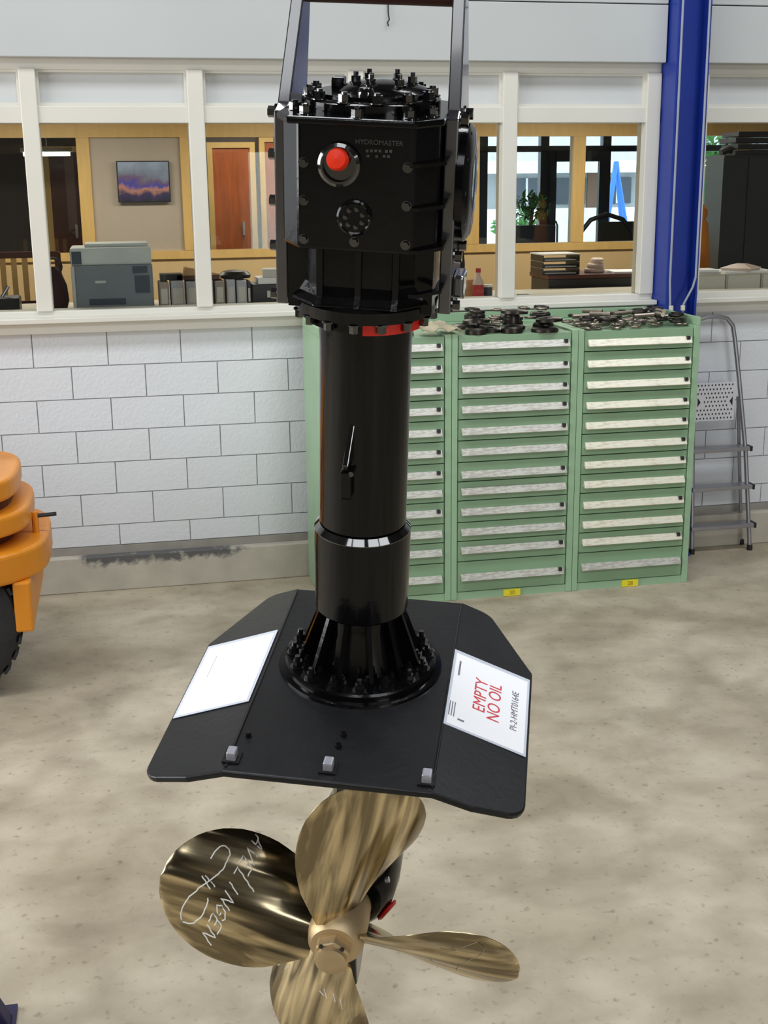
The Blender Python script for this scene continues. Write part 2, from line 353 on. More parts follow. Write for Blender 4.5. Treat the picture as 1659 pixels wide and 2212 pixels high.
# window bands
MUL = [-2.18, -1.29, -0.395, 0.487, 1.38, 2.28, 3.16]
def window_band(name, muls, x0, x1, closed_top=True):
    w = bpy.data.objects.new(name, None); COL.objects.link(w); struct(w)
    MB().box(x0, x1, D-0.01, D+0.1, 2.905, 2.965).build('top_rail', M['frame'], w, bevel=0.003)
    MB().box(x0, x1, D-0.02, D+0.1, 2.632, 2.72).build('transom', M['frame'], w, bevel=0.004)
    MB().box(x0, x1, D-0.015, D+0.16, 1.575, 1.632).build('bottom_rail', M['frame'], w, bevel=0.003)
    MB().box(x0, x1, D-0.10, D-0.015, 1.572, 1.60).build('sill', M['frame'], w, bevel=0.004)
    MB().box(x0, x1, D-0.055, D+0.05, 1.512, 1.572).build('apron', M['frame'], w, bevel=0.003)
    for x in muls:
        MB().box(x-0.044, x+0.044, D-0.03, D+0.10, 1.632, 2.91).build('mullion', M['frame'], w, bevel=0.005)
    for a, b in zip(muls[:-1], muls[1:]):
        MB().box(a+0.044, b-0.044, D+0.028, D+0.04, 2.72, 2.905).build('infill_panel', M['panel'], w)
        fr = MB(); i0, i1, t = a+0.044, b-0.044, 0.014
        fr.box(i0, i1, D+0.0, D+0.028, 2.72, 2.738); fr.box(i0, i0+t, D+0.0, D+0.028, 2.738, 2.893); fr.box(i1-t, i1, D+0.0, D+0.028, 2.738, 2.893)
        fr.box(i0, i1, D+0.0, D+0.028, 2.893, 2.905)
        fr.build('glazing_bead', M['frame'], w)
        MB().box(a+0.04, b-0.04, D+0.04, D+0.046, 1.63, 2.64).build('pane', M['glass'], w)
    return w
window_band('window_1', MUL, -2.22, 3.204)
window_band('window_2', [3.462, 4.35, 5.24, 6.13], 3.416, 6.17)
struct(MB().box(-7, -2.22, D, D+0.2, 1.515, 2.97).build('wall_side_left', M['block']))
struct(MB().box(6.17, 10, D, D+0.2, 1.515, 2.97).build('wall_side_right', M['block']))

# ------------------------------------------------------------------ office behind the glass
OF = 0.85
struct(MB().box(-7, 10, D+0.2, 13.0, OF-0.1, OF).build('floor_office', M['officefloor']))
struct(MB().box(-7, 10, D+0.2, 13.0, 2.97, 3.1).build('ceiling_office', M['officeceil']))
struct(MB().box(-7.1, -7, D+0.2, 13.0, OF, 2.97).build('wall_office_left', M['beige']))
struct(MB().box(10, 10.1, D+0.2, 13.0, OF, 2.97).build('wall_office_right', M['beige']))
# corridor wall behind the left partition
struct(MB().box(-7, 2.6, 12.0, 12.2, OF, 2.97).build('wall_corridor', M['darkwall']))
struct(MB().box(2.5, 2.6, 10.45, 12.0, OF, 2.97).build('wall_corridor_end', M['beige']))
# yellow wood partition across the office
YP = 10.4
part = bpy.data.objects.new('wall_partition', None); COL.objects.link(part); struct(part)
MB().box(-4, 6.5, YP, YP+0.07, 2.67, 2.97).build('header', M['yellow_w'], part)
MB().box(-4, 6.5, YP-0.01, YP+0.08, 1.73, 1.795).build('middle_rail', M['yellow_w'], part)
MB().box(-4, 6.5, YP+0.01, YP+0.06, OF, 1.73).build('lower_panel', M['beige'], part)
for x, wd in ((-1.05, 0.1), (-0.19, 0.10), (0.60, 0.085), (1.35, 0.075), (2.15, 0.09), (2.96, 0.12), (3.895, 0.11), (4.50, 0.09), (5.4, 0.1)):
    MB().box(x-wd/2, x+wd/2, YP-0.012, YP+0.085, 1.795, 2.67).build('post', M['yellow_w'], part, bevel=0.004)
MB().box(-0.14, 0.56, YP+0.02, YP+0.035, 1.795, 2.67).build('frosted_panel', M['frost'], part)
for a, b in ((-1.0, -0.24), (0.64, 1.31), (1.39, 2.1), (3.02, 3.84), (3.95, 4.455), (4.55, 5.35)):
    MB().box(a, b, YP+0.02, YP+0.026, 1.795, 2.67).build('pane', M['glass'], part)
MB().box(2.2, 2.9, YP+0.02, YP+0.026, 1.795, 2.67).build('pane', M['glass'], part)
# corridor doors seen through the partition
def corridor_door(n, x0, x1, z1, m, y=11.98):
    d = bpy.data.objects.new(n, None); COL.objects.link(d); struct(d)
    MB().box(x0, x1, y-0.05, y, OF, z1).build('leaf', m, d, bevel=0.004)
    fr = MB(); fr.box(x0-0.05, x0, y-0.07, y+0.01, OF, z1+0.05); fr.box(x1, x1+0.05, y-0.07, y+0.01, OF, z1+0.05); fr.box(x0, x1, y-0.07, y+0.01, z1, z1+0.05)
    fr.build('door_frame', M['yellow_w'], d)
    MB().box(x1-0.09, x1-0.07, y-0.09, y-0.05, 1.85, 1.97).build('handle', M['alu'], d)
corridor_door('door_1', 0.93, 1.27, 2.63, M['brown_w'])
corridor_door('door_2', 1.41, 1.60, 2.68, M['brown_w'])
corridor_door('door_3', -0.52, -0.24, 2.60, M['dbrown'])
# picture
pic = thing('framed_picture', 'small landscape print with a purple skyline hung on the frosted office panel', 'picture', (0.262, YP, 2.335))
MB().box(-0.205, 0.205, -0.022, -0.004, -0.158, 0.158).build('frame', M['blackp'], pic)
MB().box(-0.196, 0.196, -0.025, -0.0225, -0.149, 0.149).build('print', M['picture'], pic)
# office tube lamp whose light shows behind the left panes
lamp = thing('tube_lamp', 'lit fluorescent tube lamp hanging in the corridor behind the left panes', 'lamp', (-0.50, 11.2, 2.555))
MB().box(-0.21, 0.21, -0.05, 0.05, 0.03, 0.06).build('housing', M['printer_l'], lamp)
MB().tube([(-0.19, 0, 0.012), (0.19, 0, 0.012)], 0.016, 10).build('tube', M['tube_lamp'], lamp)
MB().tube([(0, 0, 0.06), (0, 0, 0.416)], 0.008, 6).build('hanger', M['printer_l'], lamp)
# exterior front with navy frames
ext = bpy.data.objects.new('window_3', None); COL.objects.link(ext); struct(ext)
YE = 12.8
for x, wd, in ((2.66, 0.1), (3.76, 0.09), (4.42, 0.09), (5.10, 0.09), (5.9, 0.1), (6.45, 0.03), (7.2, 0.1), (8.2, 0.1)):
    MB().box(x-wd/2, x+wd/2, YE, YE+0.09, OF, 2.97).build('frame_post', M['navy'], ext)
MB().box(2.6, 10, YE, YE+0.08, 2.60, 2.66).build('frame_rail', M['navy'], ext)
MB().box(2.6, 10, YE, YE+0.08, OF, OF+0.5).build('frame_base', M['navy'], ext)
MB().box(2.6, 10, YE, YE+0.08, 2.78, 2.97).build('frame_head', M['navy'], ext)
MB().box(2.6, 10, YE+0.035, YE+0.041, OF+0.5, 2.78).build('pane', M['glass'], ext)
dl = bpy.data.objects.new('door_4', None); COL.objects.link(dl); struct(dl)
fr = MB(); fr.box(4.46, 4.53, YE-0.06, YE-0.005, OF+0.02, 2.60); fr.box(5.0, 5.06, YE-0.06, YE-0.005, OF+0.02, 2.60); fr.box(4.50, 5.0, YE-0.06, YE-0.005, 2.50, 2.60); fr.box(4.5, 5.0, YE-0.06, YE-0.005, OF+0.02, OF+0.25)
fr.build('door_frame', M['navy'], dl)
MB().tube([(4.53, YE-0.07, 1.62), (4.53, YE-0.12, 1.66), (4.53, YE-0.12, 1.86), (4.53, YE-0.07, 1.9)], 0.012, 8).build('handle', M['alu'], dl)
MB().box(4.5, 5.0, YE-0.035, YE-0.03, OF+0.25, 2.5).build('pane', M['glass'], dl)

# ------------------------------------------------------------------ outdoors
struct(MB().box(-10, 60, 13.0, 90, 0.5, 1.35).build('ground_outside', M['outground']))
GO = 1.35
bld = thing('office_building', 'pale low building with a white fascia band across the street outside', 'building', (13.0, 34, GO))
MB().box(-7, 9, 0.05, 8, 0, 1.2).build('wall', M['outwall'], bld)
MB().box(-7, 9, -0.8, 0.4, 1.18, 1.5).build('fascia', M['outwhite'], bld)
MB().box(-7, 9, -0.2, 8, 1.5, 3.0).build('roof', mat('pale_lilac_roof', S(205, 200, 212), 0.7), bld)
for x in (-2.2, -0.9, 0.45, 1.9, 3.3):
    wnd = MB().box(x, x+0.85, 0.0, 0.05, 0.35, 1.05).build('window', M['outdark'], bld)
    MB().box(x+0.4, x+0.46, -0.02, 0.0, 0.35, 1.05).build('glazing_bar', M['outwhite'], wnd)
for x in (-2.6, -0.0, 2.85): MB().box(x, x+0.3, 0.0, 0.05, 0, 1.2).build('pier', M['outbrick'], bld)
MB().box(-7, 9, -2.2, -2.0, 0, 0.28).build('garden_wall', M['outwhite'], bld)
sw = thing('swing_frame', 'bright blue a-frame posts standing outside beyond the entrance glass', 'frame', (7.3, 18, GO))
MB().tube([(0.02, 0, 1.22), (-0.30, -0.4, 0)], 0.04, 8).build('leg', M['outblue'], sw)
MB().tube([(0.02, 0, 1.22), (0.36, 0.4, 0)], 0.04, 8).build('leg', M['outblue'], sw)
MB().tube([(0.02, 0, 1.22), (0.16, -0.3, 0)], 0.028, 8).build('brace', M['outblue'], sw)
po = tag(MB().tube([(6.85, 18.5, GO), (6.85, 18.5, 2.25)], 0.05, 10).build('blue_post', M['outblue']), 'straight bright blue post outside left of the a-frame posts', 'post')
def bush(name, label, loc, rx, rz, n, size, stem=0.3):
    t = thing(name, label, 'plant', loc)
    b = MB()
    for i in range(n):
        a = random.uniform(0, 2*PI); q = random.uniform(-1, 1); rr = random.random()**0.4
        p = Vector((math.cos(a)*math.sqrt(1-q*q)*rx*rr, math.sin(a)*math.sqrt(1-q*q)*rx*rr, stem+rz+q*rz*rr))
        tf = T(*p) @ Matrix.Rotation(random.uniform(0, 6), 4, (random.random(), random.random(), random.random()+0.1))
        s = size*random.uniform(0.7, 1.2)
        b.add([tf @ Vector(v) for v in ((-s, 0, 0), (0, -s*0.4, 0.1*s), (s, 0, 0), (0, s*0.4, 0.1*s))], [(0, 1, 2, 3)])
    lf = b.build('foliage', M['leaf'], t); lf['kind'] = 'stuff'
    MB().tube([(0, 0, 0), (0.02, 0.01, stem+rz)], 0.02, 6).build('stem', M['outbrick'], t)
pl = thing('planter_box', 'dark rectangular planter box inside the entrance left of the door', 'planter', (4.16, 12.45, OF))
MB().box(-0.22, 0.22, -0.14, 0.14, 0, 1.02).build('box', M['navy'], pl); MB().box(-0.2, 0.2, -0.12, 0.12, 1.0, 1.025).build('soil', M['rubber'], pl)
bush('leafy_plant', 'leafy green plant growing from the dark planter by the door', (4.16, 12.45, OF+1.026), 0.2, 0.16, 160, 0.05, 0.02)
bush('garden_tree', 'bright green tree outside right of the blue column', (10.2, 20.5, 1.35), 1.0, 1.0, 700, 0.14, 0.2)
bush('garden_shrub', 'low green shrub outside left of the entrance glass', (6.3, 19.5, 1.35), 0.45, 0.25, 200, 0.08, 0.02)
ac = thing('arched_chair', 'black chair with an arched back rim seen through the right pane', 'chair', (4.56, 11.4, OF))
MB().tube([(-0.30+0.0, 0, 0.82), (-0.26, 0, 0.98), (-0.16, 0, 1.1), (0, 0, 1.15), (0.16, 0, 1.1), (0.26, 0, 0.98), (0.3, 0, 0.82)], 0.022, 10).build('back_rim', M['blackp'], ac)
MB().box(-0.08, 0.28, 0.0, 0.02, 0.85, 1.08).build('back_panel', M['blackp'], ac)
MB().box(-0.28, 0.28, -0.45, 0.03, 0.44, 0.5).build('seat', M['blackp'], ac, bevel=0.015)
for sx in (-0.27, 0.27):
    MB().tube([(sx, 0, 0.45), (sx*1.08, 0, 0.85)], 0.018, 8).build('back_post', M['blackp'], ac)
    for sy in (-0.42, 0.0): MB().tube([(sx, sy, 0), (sx, sy, 0.45)], 0.016, 8).build('leg', M['blackp'], ac)

# ------------------------------------------------------------------ things on the ledge inside the office windows
dk = thing('window_desk', 'long cream work ledge running along inside the office windows', 'desk', (2.0, 7.85, OF))
MB().box(-4.2, 4.6, -0.36, 0.42, 0.715, 0.74).build('desk_top', M['desk'], dk)
for x in (-4.1, -2.4, -0.6, 1.2, 3.0, 4.5): MB().box(x-0.03, x+0.03, -0.3, 0.36, 0, 0.715).build('support_panel', M['desk'], dk)
DZ = OF+0.74
pr = thing('office_printer', 'grey office printer with pale top standing behind the left window', 'printer', (-0.02, 7.80, DZ))
MB().box(-0.215, 0.235, -0.16, 0.22, 0, 0.265).build('body', M['printer'], pr, bevel=0.008)
MB().box(-0.235, -0.205, -0.15, 0.2, 0, 0.262).build('side_cover', M['printer_l'], pr, bevel=0.006)
MB().box(-0.235, 0.232, -0.165, 0.22, 0.265, 0.365).build('lid', M['printer_l'], pr, bevel=0.012)
MB().box(-0.15, 0.22, -0.1, 0.2, 0.365, 0.385).build('lid_cover', M['printer_l'], pr, bevel=0.006)
MB().box(-0.225, -0.17, -0.169, -0.16, 0.272, 0.345).build('control_panel', M['printer_d'], pr)
MB().box(0.13, 0.215, -0.166, -0.158, 0.10, 0.20).build('vent', M['printer_d'], pr)
MB().box(0.12, 0.205, -0.166, -0.158, 0.215, 0.255).build('slot', M['printer_d'], pr)
MB().box(-0.14, 0.07, -0.166, -0.158, 0.035, 0.07).build('paper_tray', M['printer_d'], pr)
MB().box(-0.10, -0.04, -0.166, -0.158, 0.16, 0.175).build('badge', M['printer_l'], pr)
xs = [0.245, 0.315, 0.405, 0.49, 0.575, 0.645, 0.705]
wds = [0.062, 0.082, 0.078, 0.078, 0.062, 0.055, 0.065]
names = ['leftmost, touching the printer', 'second from the printer', 'third from the printer', 'half behind the second mullion', 'first right of the second mullion', 'second right of the second mullion', 'last before the black box file']
for i, (x, wv) in enumerate(zip(xs, wds)):
    t = thing('ring_binder', 'upright grey ring binder on the window ledge, '+names[i], 'binder', (x, 7.66, DZ), 0, 'ring binders on the window ledge')
    MB().box(0.002, wv-0.002, -0.03, 0.2, 0, 0.155+0.006*(i % 2)).build('cover', M['binder_b'] if i in (0, 4) else M['binder'], t, bevel=0.006)
    MB().box(0.012, wv-0.012, -0.033, -0.0305, 0.03, 0.12).build('spine_label', M['spine'], t)
t = thing('slim_binder', 'slim black binder between the grey binders and the box file', 'binder', (0.772, 7.66, DZ)); MB().box(0, 0.018, -0.03, 0.2, 0, 0.15).build('cover', M['blackp'], t); MB().box(0.003, 0.015, -0.032, -0.0305, 0.03, 0.11).build('spine_label', M['spine'], t)
t = thing('box_file', 'black box file lying under white paper at the second window', 'box file', (0.80, 7.66, DZ)); MB().box(0, 0.25, -0.02, 0.22, 0, 0.13).build('case', M['blackp'], t, bevel=0.005); MB().box(0.09, 0.15, -0.024, -0.0205, 0.05, 0.09).build('spine_label', M['spine'], t)
t = thing('paper_stack', 'stack of white paper lying on the black box file', 'paper', (0.84, 7.66, DZ+0.13)); MB().box(0, 0.22, -0.01, 0.2, 0, 0.035).build('lower_sheets', M['paper'], t); MB().prism([(0.03, 0.02), (0.2, 0.0), (0.21, 0.14), (0.05, 0.17)], 0.036, 0.085).build('crumpled_sheets', M['spine'], t)
t = thing('folder_pile', 'brown folders sloping on top of the grey binders', 'folder', (0.36, 7.70, DZ+0.163)); MB().box(0, 0.25, 0, 0.15, 0, 0.025).build('lower_folder', M['dbrown'], t); MB().prism([(0.03, 0.0), (0.27, 0.0), (0.25, 0.03), (0.05, 0.075)], 0, 0.14, T(0, 0.145, 0) @ RX(PI/2)).build('upper_folder', M['card'], t); MB().box(-0.1, 0.03, 0.0, 0.14, 0, 0.035).build('strap', M['blackp'], t)
t = thing('dark_cloth', 'crumpled dark cloth lying on the binders right of the mullion', 'cloth', (0.60, 7.70, DZ+0.163)); MB().lathe([(0.085, 0), (0.09, 0.02), (0.07, 0.04), (0.02, 0.05)], 14, Matrix.Scale(1.1, 4, (1, 0, 0))).build('cloth_heap', M['blackp'], t, loc=(0.11, 0.06, 0))
ch = thing('slatted_chair', 'pale wooden chair with a slatted back behind the far left window', 'chair', (-0.62, 8.7, OF))
for i in range(6): MB().box(-0.19+i*0.07, -0.155+i*0.07, 0, 0.02, 0.72, 1.0).build('slat', M['wood_l'], ch)
MB().box(-0.24, 0.26, -0.005, 0.025, 1.0, 1.04).build('top_rail', M['dbrown'], ch); MB().box(-0.24, 0.26, -0.005, 0.025, 0.68, 0.72).build('bottom_rail', M['dbrown'], ch)
MB().box(-0.24, 0.24, -0.42, 0.03, 0.42, 0.46).build('seat', M['dbrown'], ch)
for sx in (-0.23, 0.25):
    MB().box(sx-0.02, sx+0.02, 0, 0.03, 0, 1.03).build('back_post', M['dbrown'], ch)
    MB().box(sx-0.02, sx+0.02, -0.42, -0.38, 0, 0.42).build('leg', M['dbrown'], ch)
t = thing('work_bag', 'dark maroon bag slumped on the ledge left of the printer', 'bag', (-0.365, 7.85, DZ)); MB().lathe([(0.09, 0), (0.11, 0.05), (0.10, 0.14), (0.06, 0.22), (0.02, 0.25)], 16, Matrix.Scale(0.75, 4, (1, 0, 0))).build('bag_body', mat('maroon_cloth', S(60, 30, 34), 0.8), t); MB().torus(0.05, 0.008, 16, 6, T(0, 0, 0.25) @ RX(PI/2)).build('strap', M['blackp'], t)
t = thing('tool_case', 'black open case with tools at the far left window edge', 'case', (-0.70, 7.72, DZ)); MB().box(-0.16, 0.14, -0.08, 0.12, 0, 0.09).build('case_body', M['blackp'], t, bevel=0.01); MB().tube([(-0.1, 0, 0.09), (-0.02, 0.03, 0.17)], 0.02, 8).build('yellow_grip', M['wood_l'], t); MB().tube([(0.04, -0.02, 0.09), (0.08, 0, 0.15)], 0.01, 8).build('rod', M['alu'], t)
# right side ledge items
t = thing('cardboard_box', 'small brown cardboard box on the ledge beside the thruster', 'box', (2.16, 7.72, DZ)); MB().box(-0.06, 0.065, -0.05, 0.06, 0, 0.12).build('carton', M['card'], t); MB().box(-0.06, -0.02, -0.054, -0.0505, 0.07, 0.11).build('dark_flap', M['blackp'], t)
bt = thing('spray_bottle', 'white bottle with a red label standing left of the mullion', 'bottle', (2.205, 7.60, DZ))
MB().lathe([(0.032, 0), (0.034, 0.01), (0.034, 0.11), (0.022, 0.135), (0.014, 0.15), (0.014, 0.17)], 20).build('bottle_body', M['bottle'], bt)
MB().lathe([(0.035, 0.012), (0.035, 0.095)], 20, cap=False).build('label_wrap', M['red_lab'], bt); MB().lathe([(0.016, 0.17), (0.016, 0.195)], 14).build('cap', M['red_lab'], bt)
t = thing('small_container', 'little dark tub with a white lid next to the red labelled bottle', 'tub', (2.285, 7.66, DZ)); MB().lathe([(0.03, 0), (0.03, 0.075)], 16).build('tub_body', M['printer_d'], t); MB().lathe([(0.032, 0.075), (0.032, 0.09)], 16).build('lid', M['paper'], t)
t = thing('work_lamp', 'black hand lamp with a red head standing on the ledge beside the gearbox', 'lamp', (2.19, 8.0, DZ)); MB().lathe([(0.035, 0), (0.04, 0.2), (0.03, 0.3)], 16).build('lamp_body', M['blackp'], t); MB().lathe([(0.0, 0), (0.035, 0.012), (0.042, 0.045), (0.03, 0.07), (0.0, 0.075)], 16, T(0, 0, 0.355)).build('lamp_head', M['red'], t); MB().lathe([(0.02, 0.3), (0.02, 0.36)], 12).build('neck', M['blackp'], t)
t = thing('loose_papers', 'white loose papers on the ledge right of the third mullion', 'paper', (2.52, 7.62, DZ)); MB().prism([(-0.12, -0.08), (0.16, -0.08), (0.1, 0.14), (-0.1, 0.16)], 0, 0.006).build('sheets', M['paper'], t); MB().box(-0.04, 0.03, 0.0, 0.05, 0.006, 0.025).build('stapler', M['blackp'], t)
md = thing('dark_pedestal', 'wide dark drawer pedestal standing inside the right window', 'cabinet', (3.22, 8.50, OF)); MB().box(-0.30, 0.42, -0.18, 0.2, 0, 0.80).build('case', M['blackp'], md, bevel=0.005); MB().box(-0.31, 0.43, -0.19, 0.21, 0.80, 0.825).build('top', M['dbrown'], md)
for z in (0.08, 0.31, 0.55): MB().box(-0.28, 0.40, -0.196, -0.18, z, z+0.2).build('drawer', M['blackp'], md)
tr = thing('letter_trays', 'stack of black letter trays on the dark pedestal', 'tray', (3.03, 8.5, OF+0.825))
for i in range(3):
    b = MB(); z = 0.045*i; b.box(-0.14, 0.13, -0.13, 0.13, z, z+0.006); b.box(-0.14, -0.132, -0.13, 0.13, z+0.006, z+0.042); b.box(0.122, 0.13, -0.13, 0.13, z+0.006, z+0.042); b.build('tray', M['blackp'], tr)
    MB().box(-0.12, 0.11, -0.12, 0.12, z+0.0065, z+0.014).build('sheet', M['spine'], tr)
MB().box(-0.145, 0.135, -0.135, 0.135, 0.135, 0.142).build('top_tray', M['spine'], tr)
ps = thing('crumpled_paper_pile', 'low pile of stacked paper bags right of the letter trays', 'paper', (3.32, 8.5, OF+0.825))
for i, s in enumerate((0.075, 0.065, 0.05)): MB().lathe([(s*0.9, 0), (s, 0.01), (s*0.95, 0.025), (s*0.7, 0.034)], 12, T(0.01*i, 0, 0.034*i)).build('bag', M['bottle'], ps)
t = thing('document_sheets', 'white document sheets spread at the right end of the dark pedestal', 'paper', (3.53, 8.47, OF+0.825)); MB().prism([(-0.12, -0.12), (0.08, -0.14), (0.1, 0.1), (-0.1, 0.14)], 0, 0.012).build('sheets', M['paper'], t)
# behind the right window
ct = thing('work_coat', 'ochre work coat hanging just right of the blue column', 'coat', (4.19, 8.65, OF+0.72))
MB().lathe([(0.085, 0.0), (0.08, 0.15), (0.065, 0.32), (0.055, 0.42), (0.03, 0.46)], 14, Matrix.Scale(0.6, 4, (0, 1, 0))).build('coat_body', M['coat'], ct)
MB().lathe([(0.02, 0), (0.045, 0.03), (0.04, 0.08), (0.015, 0.11)], 12, T(0, 0, 0.45)).build('hood', M['coat'], ct)
MB().tube([(0, 0, 0.55), (0, 0, 0.62)], 0.006, 6).build('hanger_loop', M['coat'], ct); MB().tube([(-0.02, 0, 0.62), (-0.02, 0, -0.72)], 0.012, 8).build('stand_pole', M['dbrown'], ct)
bc = thing('black_cupboard', 'tall black double door cupboard behind the right window', 'cupboard', (4.88, 9.2, OF)); MB().box(-0.36, 0.45, -0.2, 0.10, 0, 1.63).build('case', mat('black_green_cupboard', S(34, 40, 40), 0.45), bc, bevel=0.004)
for x0, x1 in ((-0.37, -0.17), (-0.16, 0.14), (0.15, 0.44)): MB().box(x0, x1, -0.212, -0.2, 0.05, 1.61).build('cupboard_door', mat('cupboard_door', S(40, 46, 46), 0.4), bc)
bt2 = thing('black_tray_stack', 'stack of black trays lying on the tall black cupboard', 'tray', (4.84, 9.15, OF+1.63))
for i in range(4): MB().box(-0.22+0.02*(i % 2), 0.35, -0.12, 0.15, 0.045*i, 0.045*i+0.036).build('tray', M['blackp'], bt2, bevel=0.004)
MB().tube([(-0.3, -0.05, 0.02), (-0.24, -0.05, 0.045), (-0.2, -0.05, 0.035)], 0.03, 8).build('cable_bundle', M['blackp'], bt2)
for i, (x0, x1, nm) in enumerate(((3.62, 3.905, 'left'), (3.91, 4.155, 'middle'), (4.16, 4.42, 'right'))):
    t = thing('file_drawer_unit', 'cream low file drawer unit behind the right window, '+nm+' of three', 'drawer unit', ((x0+x1)/2, 7.72, DZ), 0, 'cream file drawers'); h = (x1-x0)/2
    MB().box(-h, h, -0.06, 0.24, 0, 0.115).build('case', M['desk'], t, bevel=0.004); MB().box(-h+0.01, h-0.01, -0.068, -0.06, 0.01, 0.105).build('drawer_front', M['frame'], t)
t = thing('magazine_pile', 'magazines piled on the left cream drawer unit beside the column', 'magazines', (3.77, 7.78, DZ+0.115)); MB().box(-0.1, 0.12, -0.08, 0.12, 0, 0.01).build('magazine', M['spine'], t); MB().prism([(-0.09, -0.06), (0.1, -0.09), (0.13, 0.1), (-0.07, 0.13)], 0.011, 0.026).build('magazine', M['paper'], t)
t = thing('catalogue_pile', 'brown catalogue lying open on a white folder on cream drawers', 'catalogue', (4.08, 7.80, DZ+0.115)); MB().prism([(-0.16, -0.1), (0.18, -0.12), (0.2, 0.1), (-0.14, 0.13)], 0, 0.014).build('folder', M['paper'], t); MB().lathe([(0.14, 0.015), (0.15, 0.03), (0.05, 0.055)], 4, smooth=False).build('catalogue', M['bottle'], t)

# ------------------------------------------------------------------ blue steel column with conduits
co = thing('steel_column', 'blue painted steel h-section column standing between the office windows', 'column', (3.21, 7.05, 0))
MB().box(0, 0.014, 0, 0.2, 0, 6.5).build('left_flange', M['blue'], co, bevel=0.002)
MB().box(0.19, 0.204, 0, 0.2, 0, 6.5).build('right_flange', M['blue'], co, bevel=0.002)
MB().box(0.014, 0.19, 0.095, 0.107, 0, 6.5).build('web', M['blue'], co)
MB().box(-0.03, 0.234, -0.03, 0.2, 0, 0.02).build('base_plate', M['blue'], co)
MB().tube([(0.022, -0.006, 5.0), (0.022, -0.006, 1.72), (0.03, -0.008, 1.56), (0.035, -0.01, 1.50)], 0.007, 8).build('conduit', M['conduit'], co)
MB().tube([(0.186, -0.006, 5.0), (0.186, -0.006, 1.74), (0.17, -0.006, 1.68), (0.115, -0.008, 1.58), (0.11, -0.008, 1.50)], 0.007, 8).build('conduit', M['conduit'], co)
for x in (0.034, 0.11): MB().lathe([(0.014, 0), (0.014, 0.03)], 10, T(x, -0.012, 1.545)).build('cable_clip', M['frame'], co)
hw = tag(MB().tube([(1.55, 7.155, 3.28), (1.55, 7.15, 3.20), (1.555, 7.148, 3.17), (1.545, 7.148, 3.155), (1.55, 7.148, 3.135)], 0.004, 6).build('wire_hook', M['blackp']), 'thin dark wire hook hanging on the white cladding behind the lifting frame', 'hook')

# ------------------------------------------------------------------ green drawer cabinets
FY = 6.53
HZ = {1: [1.443, 1.325, 1.207, 1.095, 0.975, 0.858, 0.74, 0.634, 0.52, 0.40, 0.29, 0.135],
      2: [1.443, 1.321, 1.203, 1.095, 0.973, 0.858, 0.73, 0.634, 0.516, 0.399, 0.293, 0.132],
      3: [1.435, 1.319, 1.201, 1.085, 0.971, 0.856, 0.745, 0.631, 0.510, 0.394, 0.290, 0.141]}
BZ = [1.503, 1.388, 1.268, 1.155, 1.04, 0.922, 0.80, 0.69, 0.58, 0.455, 0.345, 0.225, 0.045]
gm = {}
for key in ('handle_a', 'handle_b'):
    b = MB(); v = []
    for x in (-0.305, 0.305): v += [(x, 0, 0.020), (x, -0.006, 0.020), (x, -0.030, -0.014), (x, -0.026, -0.018), (x, 0, -0.010)]
    b.add(v, [(0, 1, 6, 5), (1, 2, 7, 6), (2, 3, 8, 7), (3, 4, 9, 8), (4, 0, 5, 9), (4, 3, 2, 1, 0), (5, 6, 7, 8, 9)]); gm[key] = b.mesh('handle', M[key])
stop_me = MB().box(-0.010, 0.010, -0.022, -0.006, 0.004, 0.022).mesh('stop_tab', M['blackp'])
cab_label = {1: 'green drawer cabinet half hidden behind the thruster column', 2: 'green drawer cabinet in the middle of the row, grey label grips', 3: 'green drawer cabinet at the right end beside the stepladder'}
for c in (1, 2, 3):
    x0 = 1.03+0.722*(c-1); t = thing('drawer_cabinet', cab_label[c], 'cabinet', (x0+0.36, FY, 0), 0, 'green drawer cabinets'); w = 0.36
    b = MB(); b.box(-w, -w+0.033, 0, 0.62, 0, 1.512); b.box(w-0.036, w, 0, 0.62, 0, 1.512)
    b.box(-w+0.033, w-0.036, 0.55, 0.62, 0, 1.512); b.box(-w+0.033, w-0.036, 0.012, 0.55, 1.49, 1.500); b.box(-w+0.033, w-0.036, 0.012, 0.55, 0.03, 0.044)
    b.build('carcass', M['green'], t, bevel=0.003)
    b = MB(); b.box(-w, w, 0.60, 0.62, 1.512, 1.565)
    vv = [(-w, 0.10, 1.512), (-w, 0.62, 1.512), (-w, 0.62, 1.565), (-w, 0.3, 1.545)]
    if c == 3: b.box(w-0.02, w, 0.0, 0.60, 1.512, 1.56)
    if c == 1: b.box(-w, -w+0.02, 0.0, 0.60, 1.512, 1.56)
    b.build('tray_rim', M['green'], t, bevel=0.003)
    MB().box(-w+0.033, w-0.036, 0.008, 0.03, 0.0, 0.043).build('kick_plate', M['green'], t)
    for i in range(12):
        d = MB().box(-w+0.037, w-0.040, 0.006, 0.54, BZ[i+1]+0.0025, BZ[i]-0.0025).build('drawer', M['green_d'], t, bevel=0.002)
        k = 'handle_b' if c == 3 and i not in (11,) else 'handle_a'
        hx = 0.0; inst('handle', gm[k], d, (hx, 0.006, HZ[c][i]))
        if i < 5 or random.random() < 0.5: inst('stop_tab', stop_me, d, (0.285, 0.004, HZ[c][i]))
    if c != 1:
        tg = MB().box(-0.05, 0.05, -0.002, 0.008, 0.002, 0.041).build('number_tag', M['yellowtag'], t)
        tm = text_mesh('30' if c == 2 else '28', 0.034, M['tagtext']); inst('tag_lettering', tm, tg, (0, -0.0026, 0.021), (PI/2, 0, 0))
